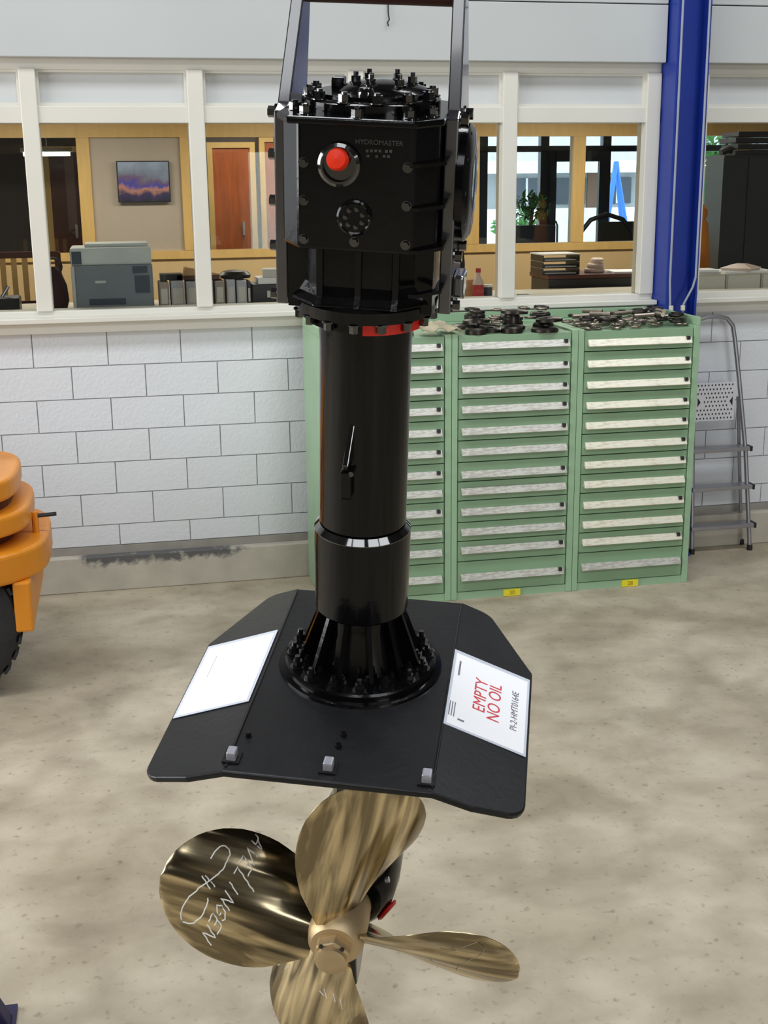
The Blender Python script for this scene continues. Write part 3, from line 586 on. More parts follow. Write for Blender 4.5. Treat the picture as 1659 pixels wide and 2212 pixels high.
# small steel parts lying in the trays on top of the cabinets
ring_me = [MB().torus(r, q, 18, 8).mesh('steel_ring', M[m]) for r, q, m in ((0.035, 0.010, 'steeldark'), (0.028, 0.007, 'steelmid'), (0.045, 0.013, 'steeldark'))]
disc_me = [MB().lathe([(r*0.3, 0), (r, 0), (r, h*0.7), (r*0.85, h), (r*0.3, h)], 18, cap=False).mesh('bearing_race', M[m]) for r, h, m in ((0.06, 0.035, 'steeldark'), (0.045, 0.05, 'steeldark'), (0.075, 0.022, 'steeldark'))]
bar_me = MB().lathe([(0.012, -0.06), (0.012, 0.06)], 10, RY(PI/2)).mesh('steel_pin', M['steelmid'])
link_me = MB().torus(0.022, 0.007, 16, 8, None, 1.5).mesh('chain_link', M['steelmid'])
TZ = 1.502
placed = []
RAD = {'steel_ring': (0.05, 0.026), 'bearing_race': (0.07, 0.05), 'steel_pin': (0.045, 0.03), 'chain_link': (0.038, 0.018)}
def scatter(n, xa, xb, ya, yb, kinds, label, cat, group, tilt=0.5):
    for i in range(n):
        me, zo = random.choice(kinds); nm = me.name.split('.')[0]; r, h = RAD[nm]
        best = None
        for k in range(12):
            x, y = random.uniform(xa, xb), random.uniform(ya, yb)
            z = max([TZ]+[pz for px, py, pr, pz in placed if math.hypot(px-x, py-y) < pr+r])
            if best is None or z < best[2]: best = (x, y, z)
        x, y, z = best; placed.append((x, y, r*0.85, z+h))
        zc = z+(0 if nm == 'bearing_race' else h/2)
        o = inst(nm, me, None, (x, y, zc+0.001), (random.uniform(-tilt, tilt)*0.25, random.uniform(-tilt, tilt)*0.25, random.uniform(0, 6)))
        tag(o, label, cat, group)
scatter(16, 1.90, 2.36, 6.58, 6.9, [(disc_me[0], 0.012), (disc_me[1], 0.012), (disc_me[2], 0.01), (disc_me[0], 0.04)], 'dark oily steel bearing part heaped on the middle cabinet', 'machine part', 'oily parts on the middle cabinet', 0.25)
scatter(10, 1.90, 2.36, 6.56, 6.8, [(ring_me[0], 0.012), (ring_me[1], 0.012)], 'loose steel ring in the tray of the middle cabinet', 'ring', 'rings on the middle cabinet', 0.3)
scatter(46, 2.53, 3.15, 6.56, 6.95, [(link_me, 0.012), (ring_me[1], 0.012), (link_me, 0.03)], 'small worn steel link in the tray of the right cabinet', 'link', 'links on the right cabinet', 0.5)
scatter(16, 2.53, 3.15, 6.62, 7.0, [(ring_me[0], 0.03), (ring_me[2], 0.02)], 'dark steel ring in the tray of the right cabinet', 'ring', 'rings on the right cabinet', 0.4)
scatter(8, 2.5, 3.1, 6.6, 6.95, [(bar_me, 0.03)], 'short steel pin lying across rings on the right cabinet', 'pin', 'pins on the right cabinet', 0.2)
scatter(5, 1.15, 1.53, 6.57, 6.8, [(disc_me[2], 0.01), (disc_me[0], 0.01)], 'dark steel part on the cabinet behind the thruster', 'machine part', 'parts on the left cabinet', 0.3)
rg = MB()
gx, gy = 9, 8
vv = []; ff = []
for j in range(gy):
    for i in range(gx):
        x = -0.10+0.2*i/(gx-1); y = -0.09+0.18*j/(gy-1); vv.append((x, y, 0.03+0.045*math.exp(-((x+0.02)**2+(y)**2)/0.004)+0.012*math.sin(x*70+y*40)))
for j in range(gy-1):
    for i in range(gx-1): ff.append((j*gx+i, j*gx+i+1, (j+1)*gx+i+1, (j+1)*gx+i))
rg.add(vv, ff, True); ro = tag(rg.build('cleaning_rag', M['rag'], loc=(1.70, 6.60, TZ)), 'crumpled beige rag on the cabinet top beside the gearbox flange', 'rag')
sm = ro.modifiers.new('thickness', 'SOLIDIFY'); sm.thickness = 0.006

# ------------------------------------------------------------------ stepladder
ld = thing('stepladder', 'folded aluminium stepladder with perforated platform leaning on the block wall', 'ladder', (3.69, 7.10, 0))
def lx(z): return 0.19-(z/1.48)*0.02-0.12*max(0, 0)  # half width
hl = [(-0.195, -0.04, 0.02), (-0.16, 0.03, 0.85), (-0.13, 0.07, 1.36), (-0.115, 0.075, 1.42), (-0.085, 0.078, 1.465), (-0.04, 0.08, 1.485), (0.0, 0.08, 1.488)]
def rr_(p): return (0.185-(0.185-0.03)*0 if False else p[0], p[1], p[2])
right = [(0.185, -0.04, 0.02), (0.135, 0.0, 0.64), (0.075, 0.03, 1.10), (0.035, 0.045, 1.36), (0.02, 0.048, 1.43), (-0.02, 0.05, 1.475), (-0.07, 0.05, 1.488)]
left = [(-0.215, -0.04, 0.02), (-0.225, 0.0, 0.64), (-0.235, 0.03, 1.10), (-0.24, 0.045, 1.36), (-0.235, 0.048, 1.43), (-0.20, 0.05, 1.475), (-0.15, 0.05, 1.488)]
MB().tube(left+right[::-1], 0.014, 10).build('front_frame', M['alu'], ld)
MB().tube([(0.195, 0.09, 0.02), (0.15, 0.10, 0.55), (0.10, 0.075, 0.98)], 0.012, 8).build('rear_leg', M['alu'], ld)
MB().tube([(-0.225, 0.09, 0.02), (-0.228, 0.10, 0.55), (-0.23, 0.075, 0.98)], 0.012, 8).build('rear_leg', M['alu'], ld)
for z, xr in ((0.155, 0.195), (0.405, 0.175), (0.65, 0.15)):
    st = MB().box(-0.235, xr, -0.075+z*0.06, 0.02+z*0.06, z, z+0.026).build('step', M['alu'], ld, bevel=0.004)
    MB().box(xr, xr+0.012, -0.078+z*0.06, 0.022+z*0.06, z-0.003, z+0.029).build('end_cap', M['blackp'], st)
# perforated platform, folded up: plate with a grid of holes built as small strips
pf = MB().box(-0.22, 0.045, 0.012, 0.018, 0.845, 1.085).build('platform', M['aluw'], ld)
hole = MB().prism([(0, -0.009), (0.007, 0), (0, 0.009), (-0.007, 0)], 0, 0.003, RX(PI/2)).mesh('perforation', M['blackp'])
for j in range(9):
    for i in range(11):
        x = -0.205+i*0.023+(0.0115 if j % 2 else 0); z = 1.07-j*0.026
        if x > 0.035: continue
        if 3 <= j <= 5 and (x < -0.16 or x > 0.0): continue
        inst('perforation', hole, pf, (x, 0.0125, z), scale=(0.75, 1, 0.75))
for sx in (-0.205, 0.03): MB().prism([(0, -0.028), (0.02 if sx < 0 else -0.02, 0), (0, 0.028)], 0, 0.002, T(sx, 0.0118, 0.965) @ RX(PI/2)).build('corner_notch', M['blackp'], pf)
for p in ((0.185, -0.04), (-0.215, -0.04), (0.195, 0.09), (-0.225, 0.09)): MB().lathe([(0.019, 0), (0.017, 0.035)], 12, T(p[0], p[1], 0)).build('rubber_foot', M['blackp'], ld)

# ------------------------------------------------------------------ orange industrial truck at the left edge
fk = thing('forklift_truck', 'orange forklift truck tail with layered counterweight entering from the left', 'forklift', (-1.25, 6.10, 0))
def cw(rx, ry, n=28):
    pts = []
    for i in range(n+1):
        a = -PI/2+PI*i/n; e = 0.62
        c, s_ = math.cos(a), math.sin(a); pts.append((rx*(abs(c)**e)*(1 if c >= 0 else -1), ry*(abs(s_)**e)*(1 if s_ >= 0 else -1)))
    return [(-1.0, -ry)]+pts+[(-1.0, ry)]
for nm, rx, ry, z0, z1 in (('counterweight_top', 0.74, 0.52, 0.91, 1.01), ('counterweight_slab', 0.79, 0.54, 0.76, 0.86), ('counterweight_base', 0.86, 0.58, 0.555, 0.70)):
    MB().prism(cw(rx, ry), z0, z1).build(nm, M['orange'], fk, bevel=0.02, seg=3)
MB().prism(cw(0.62, 0.44), 1.0, 1.05).build('top_cap', M['orange'], fk, bevel=0.03, seg=3)
MB().prism(cw(0.70, 0.46), 0.60, 0.96).build('grille_core', M['darkred'], fk)
MB().box(0.70, 0.78, -0.45, 0.45, 0.32, 0.56).build('rear_skirt', M['orange'], fk, bevel=0.01)
MB().box(-1.0, 0.70, -0.30, 0.45, 0.36, 0.56).build('chassis', M['darkred'], fk)
MB().tube([(0.80, -0.1, 0.78), (0.90, -0.1, 0.785)], 0.010, 8).build('tow_pin', M['blackp'], fk); MB().tube([(0.80, -0.1, 0.70), (0.80, -0.1, 0.80)], 0.016, 8).build('tow_post', M['orange'], fk)
MB().box(0.60, 0.68, -0.475, -0.465, 0.965, 1.015).build('plate', M['blackp'], fk)
whl = MB(); prof = [(0.16, -0.11), (0.30, -0.12), (0.345, -0.10), (0.36, -0.06), (0.36, 0.06), (0.345, 0.10), (0.30, 0.12), (0.16, 0.11)]
wt = whl.lathe(prof, 40, T(0.36, -0.34, 0.36) @ RX(PI/2)).build('tyre', M['rubber'], fk)
MB().lathe([(0.155, -0.06), (0.165, 0.06)], 24, T(0.36, -0.34, 0.36) @ RX(PI/2)).build('wheel_rim', M['orange'], fk)
for i in range(28):
    a = 2*PI*i/28; tf = T(0.36, -0.34, 0.36) @ RY(a) @ T(0, 0, 0.355)
    b = MB().box(-0.018, 0.018, -0.10, -0.01, 0, 0.014); b.v = [tuple(tf @ Vector(p)) for p in b.v]; b.build('tread_lug', M['rubber'], wt)
# navy stand foot at the lower left corner
nv = thing('navy_stand', 'dark navy steel stand leg in the lower left corner', 'stand', (-0.50, 3.22, 0))
MB().prism([(-0.12, 0), (0.085, 0), (0.012, 0.16), (-0.12, 0.45)], -0.03, 0.03, RX(PI/2)).build('leg_plate', M['navyobj'], nv, bevel=0.004)
MB().box(-0.14, 0.09, -0.08, 0.08, 0, 0.012).build('foot_plate', M['navyobj'], nv)
# ------------------------------------------------------------------ the hanging azimuth thruster
TM = Matrix(((0.94202, 0.33544, -0.00832, 0.50772), (-0.33065, 0.92378, -0.19311, 2.71576), (-0.05709, 0.18466, 0.98114, 1.20757), (0, 0, 0, 1)))
th = bpy.data.objects.new('marine_thruster', None); COL.objects.link(th); th.matrix_world = TM; th.empty_display_size = 0.1
tag(th, 'black steerable marine thruster with bronze propeller hanging in front of the office windows', 'thruster')
# anti-ventilation plate: flat middle with two wings bent down
PT = 0.016; A = 0.218
def wz(x): return -max(0.0, abs(x)-A)*0.38
def arc(cx, cy, r, a0, a1, n=6): return [(cx+r*math.cos(math.radians(a0+(a1-a0)*i/n)), cy+r*math.sin(math.radians(a0+(a1-a0)*i/n))) for i in range(n+1)]
wing_r = [(A, -0.455), (0.30, -0.447)]+arc(0.352, -0.372, 0.055, -80, 0)+arc(0.382, 0.125, 0.025, 0, 45, 3)+arc(0.262, 0.275, 0.05, 45, 90, 4)+[(A, 0.325)]
bm = bmesh.new()
def ring(pts): return [bm.verts.new((x, y, wz(x))) for x, y in pts]
vr = ring(wing_r); vl = ring([(-x, y) for x, y in wing_r])
bm.faces.new(vr); bm.faces.new(vl[::-1])
bm.faces.new([vl[0], vr[0], vr[-1], vl[-1]])
bmesh.ops.recalc_face_normals(bm, faces=bm.faces[:])
if bm.faces[0].normal.z < 0: bmesh.ops.reverse_faces(bm, faces=bm.faces[:])
me = bpy.data.meshes.new('plate'); bm.to_mesh(me); bm.free(); me.materials.append(M['black_s'])
plate = bpy.data.objects.new('ventilation_plate', me); COL.objects.link(plate); plate.parent = th
sd = plate.modifiers.new('thickness', 'SOLIDIFY'); sd.thickness = PT; sd.offset = -1
bv = plate.modifiers.new('bevel', 'BEVEL'); bv.width = 0.005; bv.segments = 3; bv.limit_method = 'ANGLE'; bv.angle_limit = math.radians(40)
for s in (-1, 1):
    MB().tube([(s*(A-0.004), -0.44, 0.0), (s*(A-0.004), 0.31, 0.0)], 0.003, 8).build('bend_seam', M['black_s'], plate)
for x, y, big in ((-0.208, -0.408, 1), (-0.004, -0.410, 1), (0.201, -0.416, 1), (-0.193, -0.327, 0), (0.008, -0.294, 0), (0.004, -0.335, 0)):
    if big:
        l = MB(); l.box(-0.010, 0.010, -0.014, 0.014, 0, 0.022); l.build('lug', M['lug'], plate, bevel=0.003, loc=(x, y, 0))
        MB().box(-0.018, 0.018, -0.02, 0.02, -0.001, 0.004).build('lug_pad', M['black_s'], plate, loc=(x, y, 0))
    else: inst('bolt', hexbolt(0.006, 0.010).mesh('bolt', M['bolt']), plate, (x, y, 0))
# conical foot with ribs and bolted flange
fl = MB().lathe([(0.192, 0.0), (0.190, 0.006), (0.178, 0.008), (0.177, 0.021), (0.172, 0.025), (0.10, 0.026)], 64).build('mounting_flange', M['black'], th)
nut = hexbolt(0.0115, 0.017, 1.5, 0.012).mesh('bolt', M['bolt'])
for i in range(16):
    a = 2*PI*(i+0.35)/16; inst('bolt', nut, fl, (0.156*math.cos(a), 0.156*math.sin(a), 0.025), (0, 0, a))
nut2 = hexbolt(0.009, 0.013, 1.4, 0.008).mesh('bolt', M['bolt'])
for i in range(14):
    a = 2*PI*(i+0.1)/14; inst('bolt', nut2, fl, (0.131*math.cos(a), 0.131*math.sin(a), 0.025), (0, 0, a))
cone = MB().lathe([(0.112, 0.024), (0.098, 0.06), (0.086, 0.12), (0.083, 0.17)], 40, cap=False).build('cone_housing', M['black'], th)
rib_me = MB().prism([(0.08, 0.024), (0.143, 0.024), (0.143, 0.034), (0.094, 0.168), (0.08, 0.168)], -0.005, 0.005, RX(PI/2)).mesh('rib', M['black'])
for i in range(12): inst('rib', rib_me, cone, (0, 0, 0), (0, 0, 2*PI*(i+0.62)/12))
MB().lathe([(0.102, 0.160), (0.107, 0.166), (0.108, 0.360)], 64).build('collar', M['black'], th)
MB().lathe([(0.108, 0.3601), (0.108, 0.362), (0.0965, 0.3745), (0.095, 0.3747)], 64).build('collar_ring', M['gloss'], th)
MB().lathe([(0.0965, 0.38), (0.0965, 0.79), (0.098, 0.82), (0.098, 0.86)], 64).build('column_tube', M['black'], th)
# eye lug on the column front
lg = MB().prism([(0.0, 0.10), (-0.004, 0.10), (-0.034, 0.012), (-0.030, 0.0), (0.0, 0.0)], -0.006, 0.006, Matrix(((0, 0, 1, 0), (1, 0, 0, 0), (0, 1, 0, 0), (0, 0, 0, 1))))
lo = lg.build('lifting_lug', M['gloss'], th, bevel=0.003); lo.location = (-0.022, -0.090, 0.545); lo.rotation_euler = (0, math.radians(6), 0)
MB().box(-0.012, 0.012, -0.115, -0.09, 0.475, 0.54).build('lug_block', M['black'], th, bevel=0.004, loc=(-0.022, 0, 0))
MB().lathe([(0.006, 0), (0.006, 0.02)], 10, T(-0.010, -0.095, 0.535) @ RX(PI/2)).build('grease_nipple', M['bolt'], th)

# ---- gearbox on top (turned a little on the column)
GA = math.radians(-1.5); GM = RZ(GA)
def gb(mb, name, m, parent=None, bevel=0.0, seg=2):
    mb.v = [tuple(GM @ Vector(p)) for p in mb.v]; return mb.build(name, m, parent or th, bevel, None, seg)
def gpos(x, y, z): return tuple(GM @ Vector((x, y, z)))
lf = gb(MB().lathe([(0.105, 0.842), (0.128, 0.846), (0.128, 0.866), (0.146, 0.868), (0.148, 0.892), (0.140, 0.900)], 64), 'lower_flange', M['black'])
bl = hexbolt(0.010, 0.018).mesh('bolt', M['bolt'])
for i in range(16):
    a = 2*PI*i/16; inst('bolt', bl, lf, gpos(0.138*math.cos(a), 0.138*math.sin(a), 0.868), (PI, 0, a))
# red tape on the flange front
tp = MB(); n = 10; v = []
for i in range(n+1):
    a = math.radians(-83+57*i/n)
    for rr, zz in ((0.1295, 0.843), (0.1295, 0.867), (0.132, 0.867), (0.132, 0.843)): v.append((rr*math.cos(a), rr*math.sin(a), zz))
f = []
for i in range(n):
    for k in range(4): f.append((i*4+k, i*4+(k+1) % 4, (i+1)*4+(k+1) % 4, (i+1)*4+k))
f += [(0, 1, 2, 3), (n*4+3, n*4+2, n*4+1, n*4)]
tp.add(v, f); gb(tp, 'red_tape', M['redtape'])
# lower housing: flared octagon
def octo(w, d, c): return [(-w+c, -d), (w-c, -d), (w, -d+c), (w, d-c), (w-c, d), (-w+c, d), (-w, d-c), (-w, -d+c)]
def loft(layers):
    b = MB(); v = []; n = len(layers[0][0])
    for pts, z in layers: v += [(x, y, z) for x, y in pts]
    f = [(j*n+i, j*n+(i+1) % n, (j+1)*n+(i+1) % n, (j+1)*n+i) for j in range(len(layers)-1) for i in range(n)]
    f += [tuple(range(n-1, -1, -1)), tuple((len(layers)-1)*n+i for i in range(n))]
    return b.add(v, f)
gb(loft([(octo(0.140, 0.140, 0.058), 0.898), (octo(0.137, 0.137, 0.056), 0.904), (octo(0.128, 0.126, 0.052), 0.916), (octo(0.122, 0.118, 0.05), 0.935), (octo(0.12, 0.115, 0.05), 1.03)]), 'lower_housing', M['black'], bevel=0.004)
for x in (-0.072, 0.004, 0.078): gb(MB().prism([(-0.143, 0.900), (-0.126, 0.92), (-0.126, 1.02), (-0.11, 1.02), (-0.11, 0.900)], -0.006, 0.006, T(x, 0, 0) @ Matrix(((0, 0, 1, 0), (1, 0, 0, 0), (0, 1, 0, 0), (0, 0, 0, 1)))), 'housing_rib', M['black'])
hs = gb(MB().prism([(-0.108, -0.145), (0.108, -0.145), (0.15, -0.095), (0.15, 0.12), (0.11, 0.15), (-0.11, 0.15), (-0.15, 0.12), (-0.15, -0.095)], 1.012, 1.252), 'gear_housing', M['black'], bevel=0.006)
gb(MB().prism([(-0.128, -0.150), (0.112, -0.150), (0.158, -0.10), (0.158, 0.13), (0.115, 0.16), (-0.115, 0.16), (-0.158, 0.13), (-0.158, -0.10)], 1.244, 1.258), 'top_deck', M['black'], hs, bevel=0.004)
# horizontal cooling fins on the right shoulder
for z in (0.93, 1.015, 1.095, 1.175):
    gb(MB().prism([(0.106, -0.147), (0.122, -0.147), (0.165, -0.10), (0.165, -0.03), (0.15, -0.03), (0.15, -0.093)], z, z+0.007), 'cooling_fin', M['black'], hs)
gb(MB().box(-0.145, -0.108, -0.08, 0.1, 0.88, 1.02), 'side_web', M['black'], hs); gb(MB().box(0.108, 0.145, -0.08, 0.1, 0.88, 1.02), 'side_web', M['black'], hs)
fb = hexbolt(0.0075, 0.009, 1.3).mesh('bolt', M['bolt'])
for x in (-0.098, 0.098):
    for z in (1.032, 1.105, 1.175): inst('bolt', fb, hs, gpos(x, -0.145, z), (PI/2, 0, GA))
# sight glass plug with red cap
sg = gb(MB().lathe([(0.040, 0), (0.040, 0.012), (0.034, 0.016), (0.030, 0.016), (0.029, 0.006)], 32, T(-0.029, -0.145, 1.175) @ RX(PI/2)), 'plug_bezel', M['bolt'], hs)
cap = MB().lathe([(0.016, 0), (0.020, 0.012), (0.0205, 0.024), (0.017, 0.034), (0.0, 0.037)], 24, T(-0.029, -0.147, 1.182) @ RX(PI/2-0.25)); gb(cap, 'red_plug', M['red'], hs)
# round boss with bolt heads
bs = gb(MB().lathe([(0.034, 0), (0.034, 0.004), (0.030, 0.007), (0.027, 0.005)], 32, T(0.0, -0.145, 1.078) @ RX(PI/2)), 'round_boss', M['black'], hs)
sb = hexbolt(0.004, 0.005, 1.2).mesh('bolt', M['bolt'])
for i in range(7):
    a = 2*PI*i/7+0.4; inst('bolt', sb, hs, gpos(0.017*math.cos(a), -0.150, 1.078+0.017*math.sin(a)), (PI/2, 0, GA))
inst('bolt', fb, hs, gpos(0.0, -0.145, 1.032), (PI/2, 0, GA))
M['emboss'] = mat('worn_cast_letter', S(70, 70, 68), 0.4, 0.2, 0.2, 40)
inst('cast_lettering', text_mesh('HYDROMASTER', 0.0125, M['emboss'], 0.0012), hs, gpos(0.044, -0.1455, 1.217), (PI/2, 0, GA))
for k, (x, z) in enumerate(((0.022, 1.202), (0.030, 1.2025), (0.038, 1.203), (0.046, 1.203), (0.058, 1.203), (0.066, 1.2035), (0.024, 1.193), (0.040, 1.193), (0.054, 1.194), (0.062, 1.194))):
    gb(MB().box(x-0.0025, x+0.0025, -0.1465, -0.145, z-0.003, z+0.002), 'cast_mark', M['emboss'], hs)
# top cover with dome and bolts
tcv = gb(MB().lathe([(0.135, 1.257), (0.135, 1.275), (0.128, 1.279), (0.108, 1.279), (0.106, 1.286)], 48, T(0.0, 0.02, 0)), 'top_cover', M['black'])
gb(MB().lathe([(0.098, 1.276), (0.096, 1.284), (0.080, 1.293), (0.05, 1.301), (0.02, 1.304), (0.0, 1.305)], 40, T(0.02, 0.05, 0), cap=False), 'cover_dome', M['black'], tcv)
tb = hexbolt(0.0115, 0.015, 1.4, 0.004).mesh('bolt', M['bolt'])
for i in range(12):
    a = 2*PI*(i+0.5)/12; inst('bolt', tb, tcv, gpos(0.119*math.cos(a), 0.02+0.119*math.sin(a), 1.278), (0, 0, a))
for i in range(6):
    a = 2*PI*i/6+0.2; inst('bolt', nut2, tcv, gpos(0.02+0.055*math.cos(a), 0.05+0.055*math.sin(a), 1.298), (0, 0, a))
for x, y in ((-0.10, -0.115), (0.0, -0.13), (0.095, -0.115), (-0.13, -0.07), (0.13, -0.07)): inst('bolt', tb, hs, gpos(x, y, 1.257), (0, 0, 0.3))
gb(MB().box(-0.085, -0.06, 0.05, 0.08, 1.275, 1.305), 'breather_block', M['black'], tcv, bevel=0.003)
gb(MB().lathe([(0.016, 1.279), (0.016, 1.295), (0.012, 1.303)], 16, T(0.005, -0.07, 0)), 'breather_cap', M['bolt'], tcv)
# side straps running up into the lifting frame
YZ = Matrix(((0, 0, 1, 0), (1, 0, 0, 0), (0, 1, 0, 0), (0, 0, 0, 1)))   # (y,z) outline, thickness along x
sbolt = hexbolt(0.011, 0.016, 1.4).mesh('bolt', M['bolt'])
for s in (-1, 1):
    st = MB().prism([(-0.045, 0.872), (0.10, 0.872), (0.12, 0.90), (0.14, 1.25), (0.13, 1.56), (0.10, 1.56), (0.075, 1.46), (-0.015, 1.262), (-0.045, 1.25)], -0.0125, 0.0125, YZ)
    lean = Matrix.Rotation(math.radians(-2.2*s), 4, 'Y')
    st.v = [tuple((Vector((s*0.166-s*max(0, p[2]-1.25)*0.05, p[1], p[2])) + Vector((p[0], 0, 0)))) for p in st.v]
    so = gb(st, 'lifting_arm', M['barpaint'], None, 0.003)
    for z in ((0.885, 0.985, 1.075, 1.165, 1.245)):
        inst('bolt', sbolt, so, gpos(s*0.1785, -0.02, z), (0, s*PI/2, GA))
        inst('bolt', sbolt, so, gpos(s*0.1785, 0.07, z), (0, s*PI/2, GA))
    gb(MB().prism([(0.12, 1.445), (0.165, 1.455), (0.17, 1.56), (0.12, 1.56)], s*0.147, s*0.167, Matrix(((0, 0, 1, 0), (1, 0, 0, 0), (0, 1, 0, 0), (0, 0, 0, 1)))), 'arm_gusset', M['barpaint'], so, bevel=0.008)
gb(MB().tube([(-0.165, 0.10, 1.462), (0.165, 0.10, 1.462)], 0.026, 16), 'lifting_bar', M['rust'])
# round side cover on the right
sc = gb(MB().lathe([(0.115, 0), (0.115, 0.014), (0.10, 0.024), (0.03, 0.030)], 40, T(0.178, 0.055, 1.115) @ RY(PI/2)), 'side_cover', M['black'])
for i in range(10):
    a = 2*PI*i/10; inst('bolt', fb, sc, gpos(0.190, 0.055+0.1*math.cos(a), 1.115+0.1*math.sin(a)), (0, PI/2, GA))
gb(MB().box(0.178, 0.20, -0.02, 0.05, 0.90, 0.945), 'hose_bracket', M['barpaint'], None, bevel=0.006)

# ---- leg, pod and skeg under the plate
SX, SY, SZ = 0.002, -0.30, -0.535
def foil(L, W, n=14):
    p = []
    for i in range(n+1):
        t = i/n; p.append((W*1.6*math.sqrt(t)*(1-t)**0.8, -L*0.35+L*t))
    return p+[(-x, y) for x, y in p[::-1][1:-1]]
MB().prism([(x+SX, y+0.02) for x, y in foil(0.42, 0.10)], -0.44, -PT).build('leg_strut', M['black'], th)
pod = MB().lathe([(0.070, 0), (0.085, 0.01), (0.112, 0.05), (0.120, 0.12), (0.118, 0.25), (0.095, 0.40), (0.05, 0.50), (0.0, 0.53)], 40, T(SX, SY+0.075, SZ) @ RX(-PI/2)).build('gear_pod', M['black'], th)
MB().lathe([(0.0, 0), (0.030, 0.002), (0.032, 0.006), (0.026, 0.011), (0, 0.012)], 20, T(SX+0.094, SY+0.128, SZ-0.050) @ RY(math.radians(120)) @ RX(0.4)).build('red_anode', M['redtape'], pod)
MB().lathe([(0.008, 0), (0.008, 0.012)], 8, T(SX+0.09, SY+0.12, SZ+0.045) @ RY(math.radians(70))).build('drain_plug', M['lug'], pod)
MB().prism([(SY+0.09, SZ-0.08), (SY+0.42, SZ-0.08), (SY+0.30, SZ-0.30), (SY+0.20, SZ-0.34), (SY+0.14, SZ-0.33)], -0.013, 0.013, T(SX+0.012, 0, 0) @ YZ).build('skeg', M['black'], th, bevel=0.006)
# ---- propeller
HB = RX(PI/2)    # lathe +z -> -y (towards the front)
hub = MB().lathe([(0.066, -0.075), (0.068, -0.02), (0.067, 0.03), (0.062, 0.055), (0.054, 0.066), (0.044, 0.068)], 48, T(SX, SY, SZ) @ HB).build('hub', M['hub'], th)
hx = MB().prism([(0.045*math.cos(PI/3*i+0.4), 0.045*math.sin(PI/3*i+0.4)) for i in range(6)], 0.066, 0.100, T(SX, SY, SZ) @ HB); hx.build('hub_nut', M['hub'], hub, bevel=0.005)
MB().lathe([(0.036, 0.100), (0.036, 0.112), (0.028, 0.116), (0.012, 0.117)], 24, T(SX, SY, SZ) @ HB).build('nut_cap', M['hub'], hub)
for a in (0.9, 2.2): MB().lathe([(0.005, 0), (0.005, 0.004)], 10, T(SX, SY, SZ) @ HB @ T(0.040*math.cos(a), 0.040*math.sin(a), 0.0985)).build('set_screw', M['blackp'], hub)
def itp(tab, s):
    for (a, va), (b, vb) in zip(tab[:-1], tab[1:]):
        if s <= b: return va+(vb-va)*(s-a)/(b-a)
    return tab[-1][1]
CH = [(0, 0.175), (0.12, 0.225), (0.25, 0.280), (0.38, 0.312), (0.50, 0.324), (0.60, 0.322), (0.70, 0.306), (0.79, 0.274), (0.86, 0.234), (0.92, 0.182), (0.96, 0.132), (0.985, 0.082), (1.0, 0.02)]
BE = [(0, 58), (0.2, 46), (0.45, 33), (0.7, 26), (1.0, 21)]
R0, R1 = 0.05, 0.432
def blade_pt(s, c, side=0.0):
    # s 0..1 along the radius, c -1..1 across the chord, side -1 front face, +1 back face
    ch = itp(CH, s)*0.475; be = math.radians(itp(BE, s)); r = R0+(R1-R0)*s
    th_ = (0.020*(1-s)**1.2+0.0045)*(1-abs(c)**2.4)+0.0012
    camber = -0.030*ch/0.17*(c*c-0.35)
    xl = c*ch; yl = side*th_/2-camber
    return (xl*math.cos(be)-yl*math.sin(be), xl*math.sin(be)+yl*math.cos(be), r)
SS = [0, .04, .08, .13, .18, .24, .3, .36, .42, .48, .54, .6, .66, .71, .76, .805, .845, .88, .91, .935, .955, .972, .985, .994, 1.0]
NC = 24
bb = MB(); v = []; f = []
for side in (-1, 1):
    for s in SS:
        for k in range(NC+1): v.append(blade_pt(s, -math.cos(PI*k/NC), side))
NS = len(SS); W1 = NC+1; off = NS*W1
for j in range(NS-1):
    for k in range(NC):
        f.append((j*W1+k, j*W1+k+1, (j+1)*W1+k+1, (j+1)*W1+k)); f.append((off+j*W1+k, off+(j+1)*W1+k, off+(j+1)*W1+k+1, off+j*W1+k+1))
    for k, fl_ in ((0, 1), (NC, 0)): f.append((j*W1+k, (j+1)*W1+k, off+(j+1)*W1+k, off+j*W1+k))
for k in range(NC):
    f.append((k, off+k, off+k+1, k+1)); f.append(((NS-1)*W1+k, (NS-1)*W1+k+1, off+(NS-1)*W1+k+1, off+(NS-1)*W1+k))
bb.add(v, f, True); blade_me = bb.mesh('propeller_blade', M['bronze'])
blades = []
for i, (deg, nm) in enumerate(((-78, 'bronze blade with white handwriting'), (12, 'bronze blade under the plate'), (102, 'bronze blade seen nearly edge on'), (192, 'lowest bronze blade'))):
    b = inst('propeller_blade', blade_me, th, (SX, SY, SZ), (0, math.radians(deg), 0)); b['label'] = nm; blades.append(b)
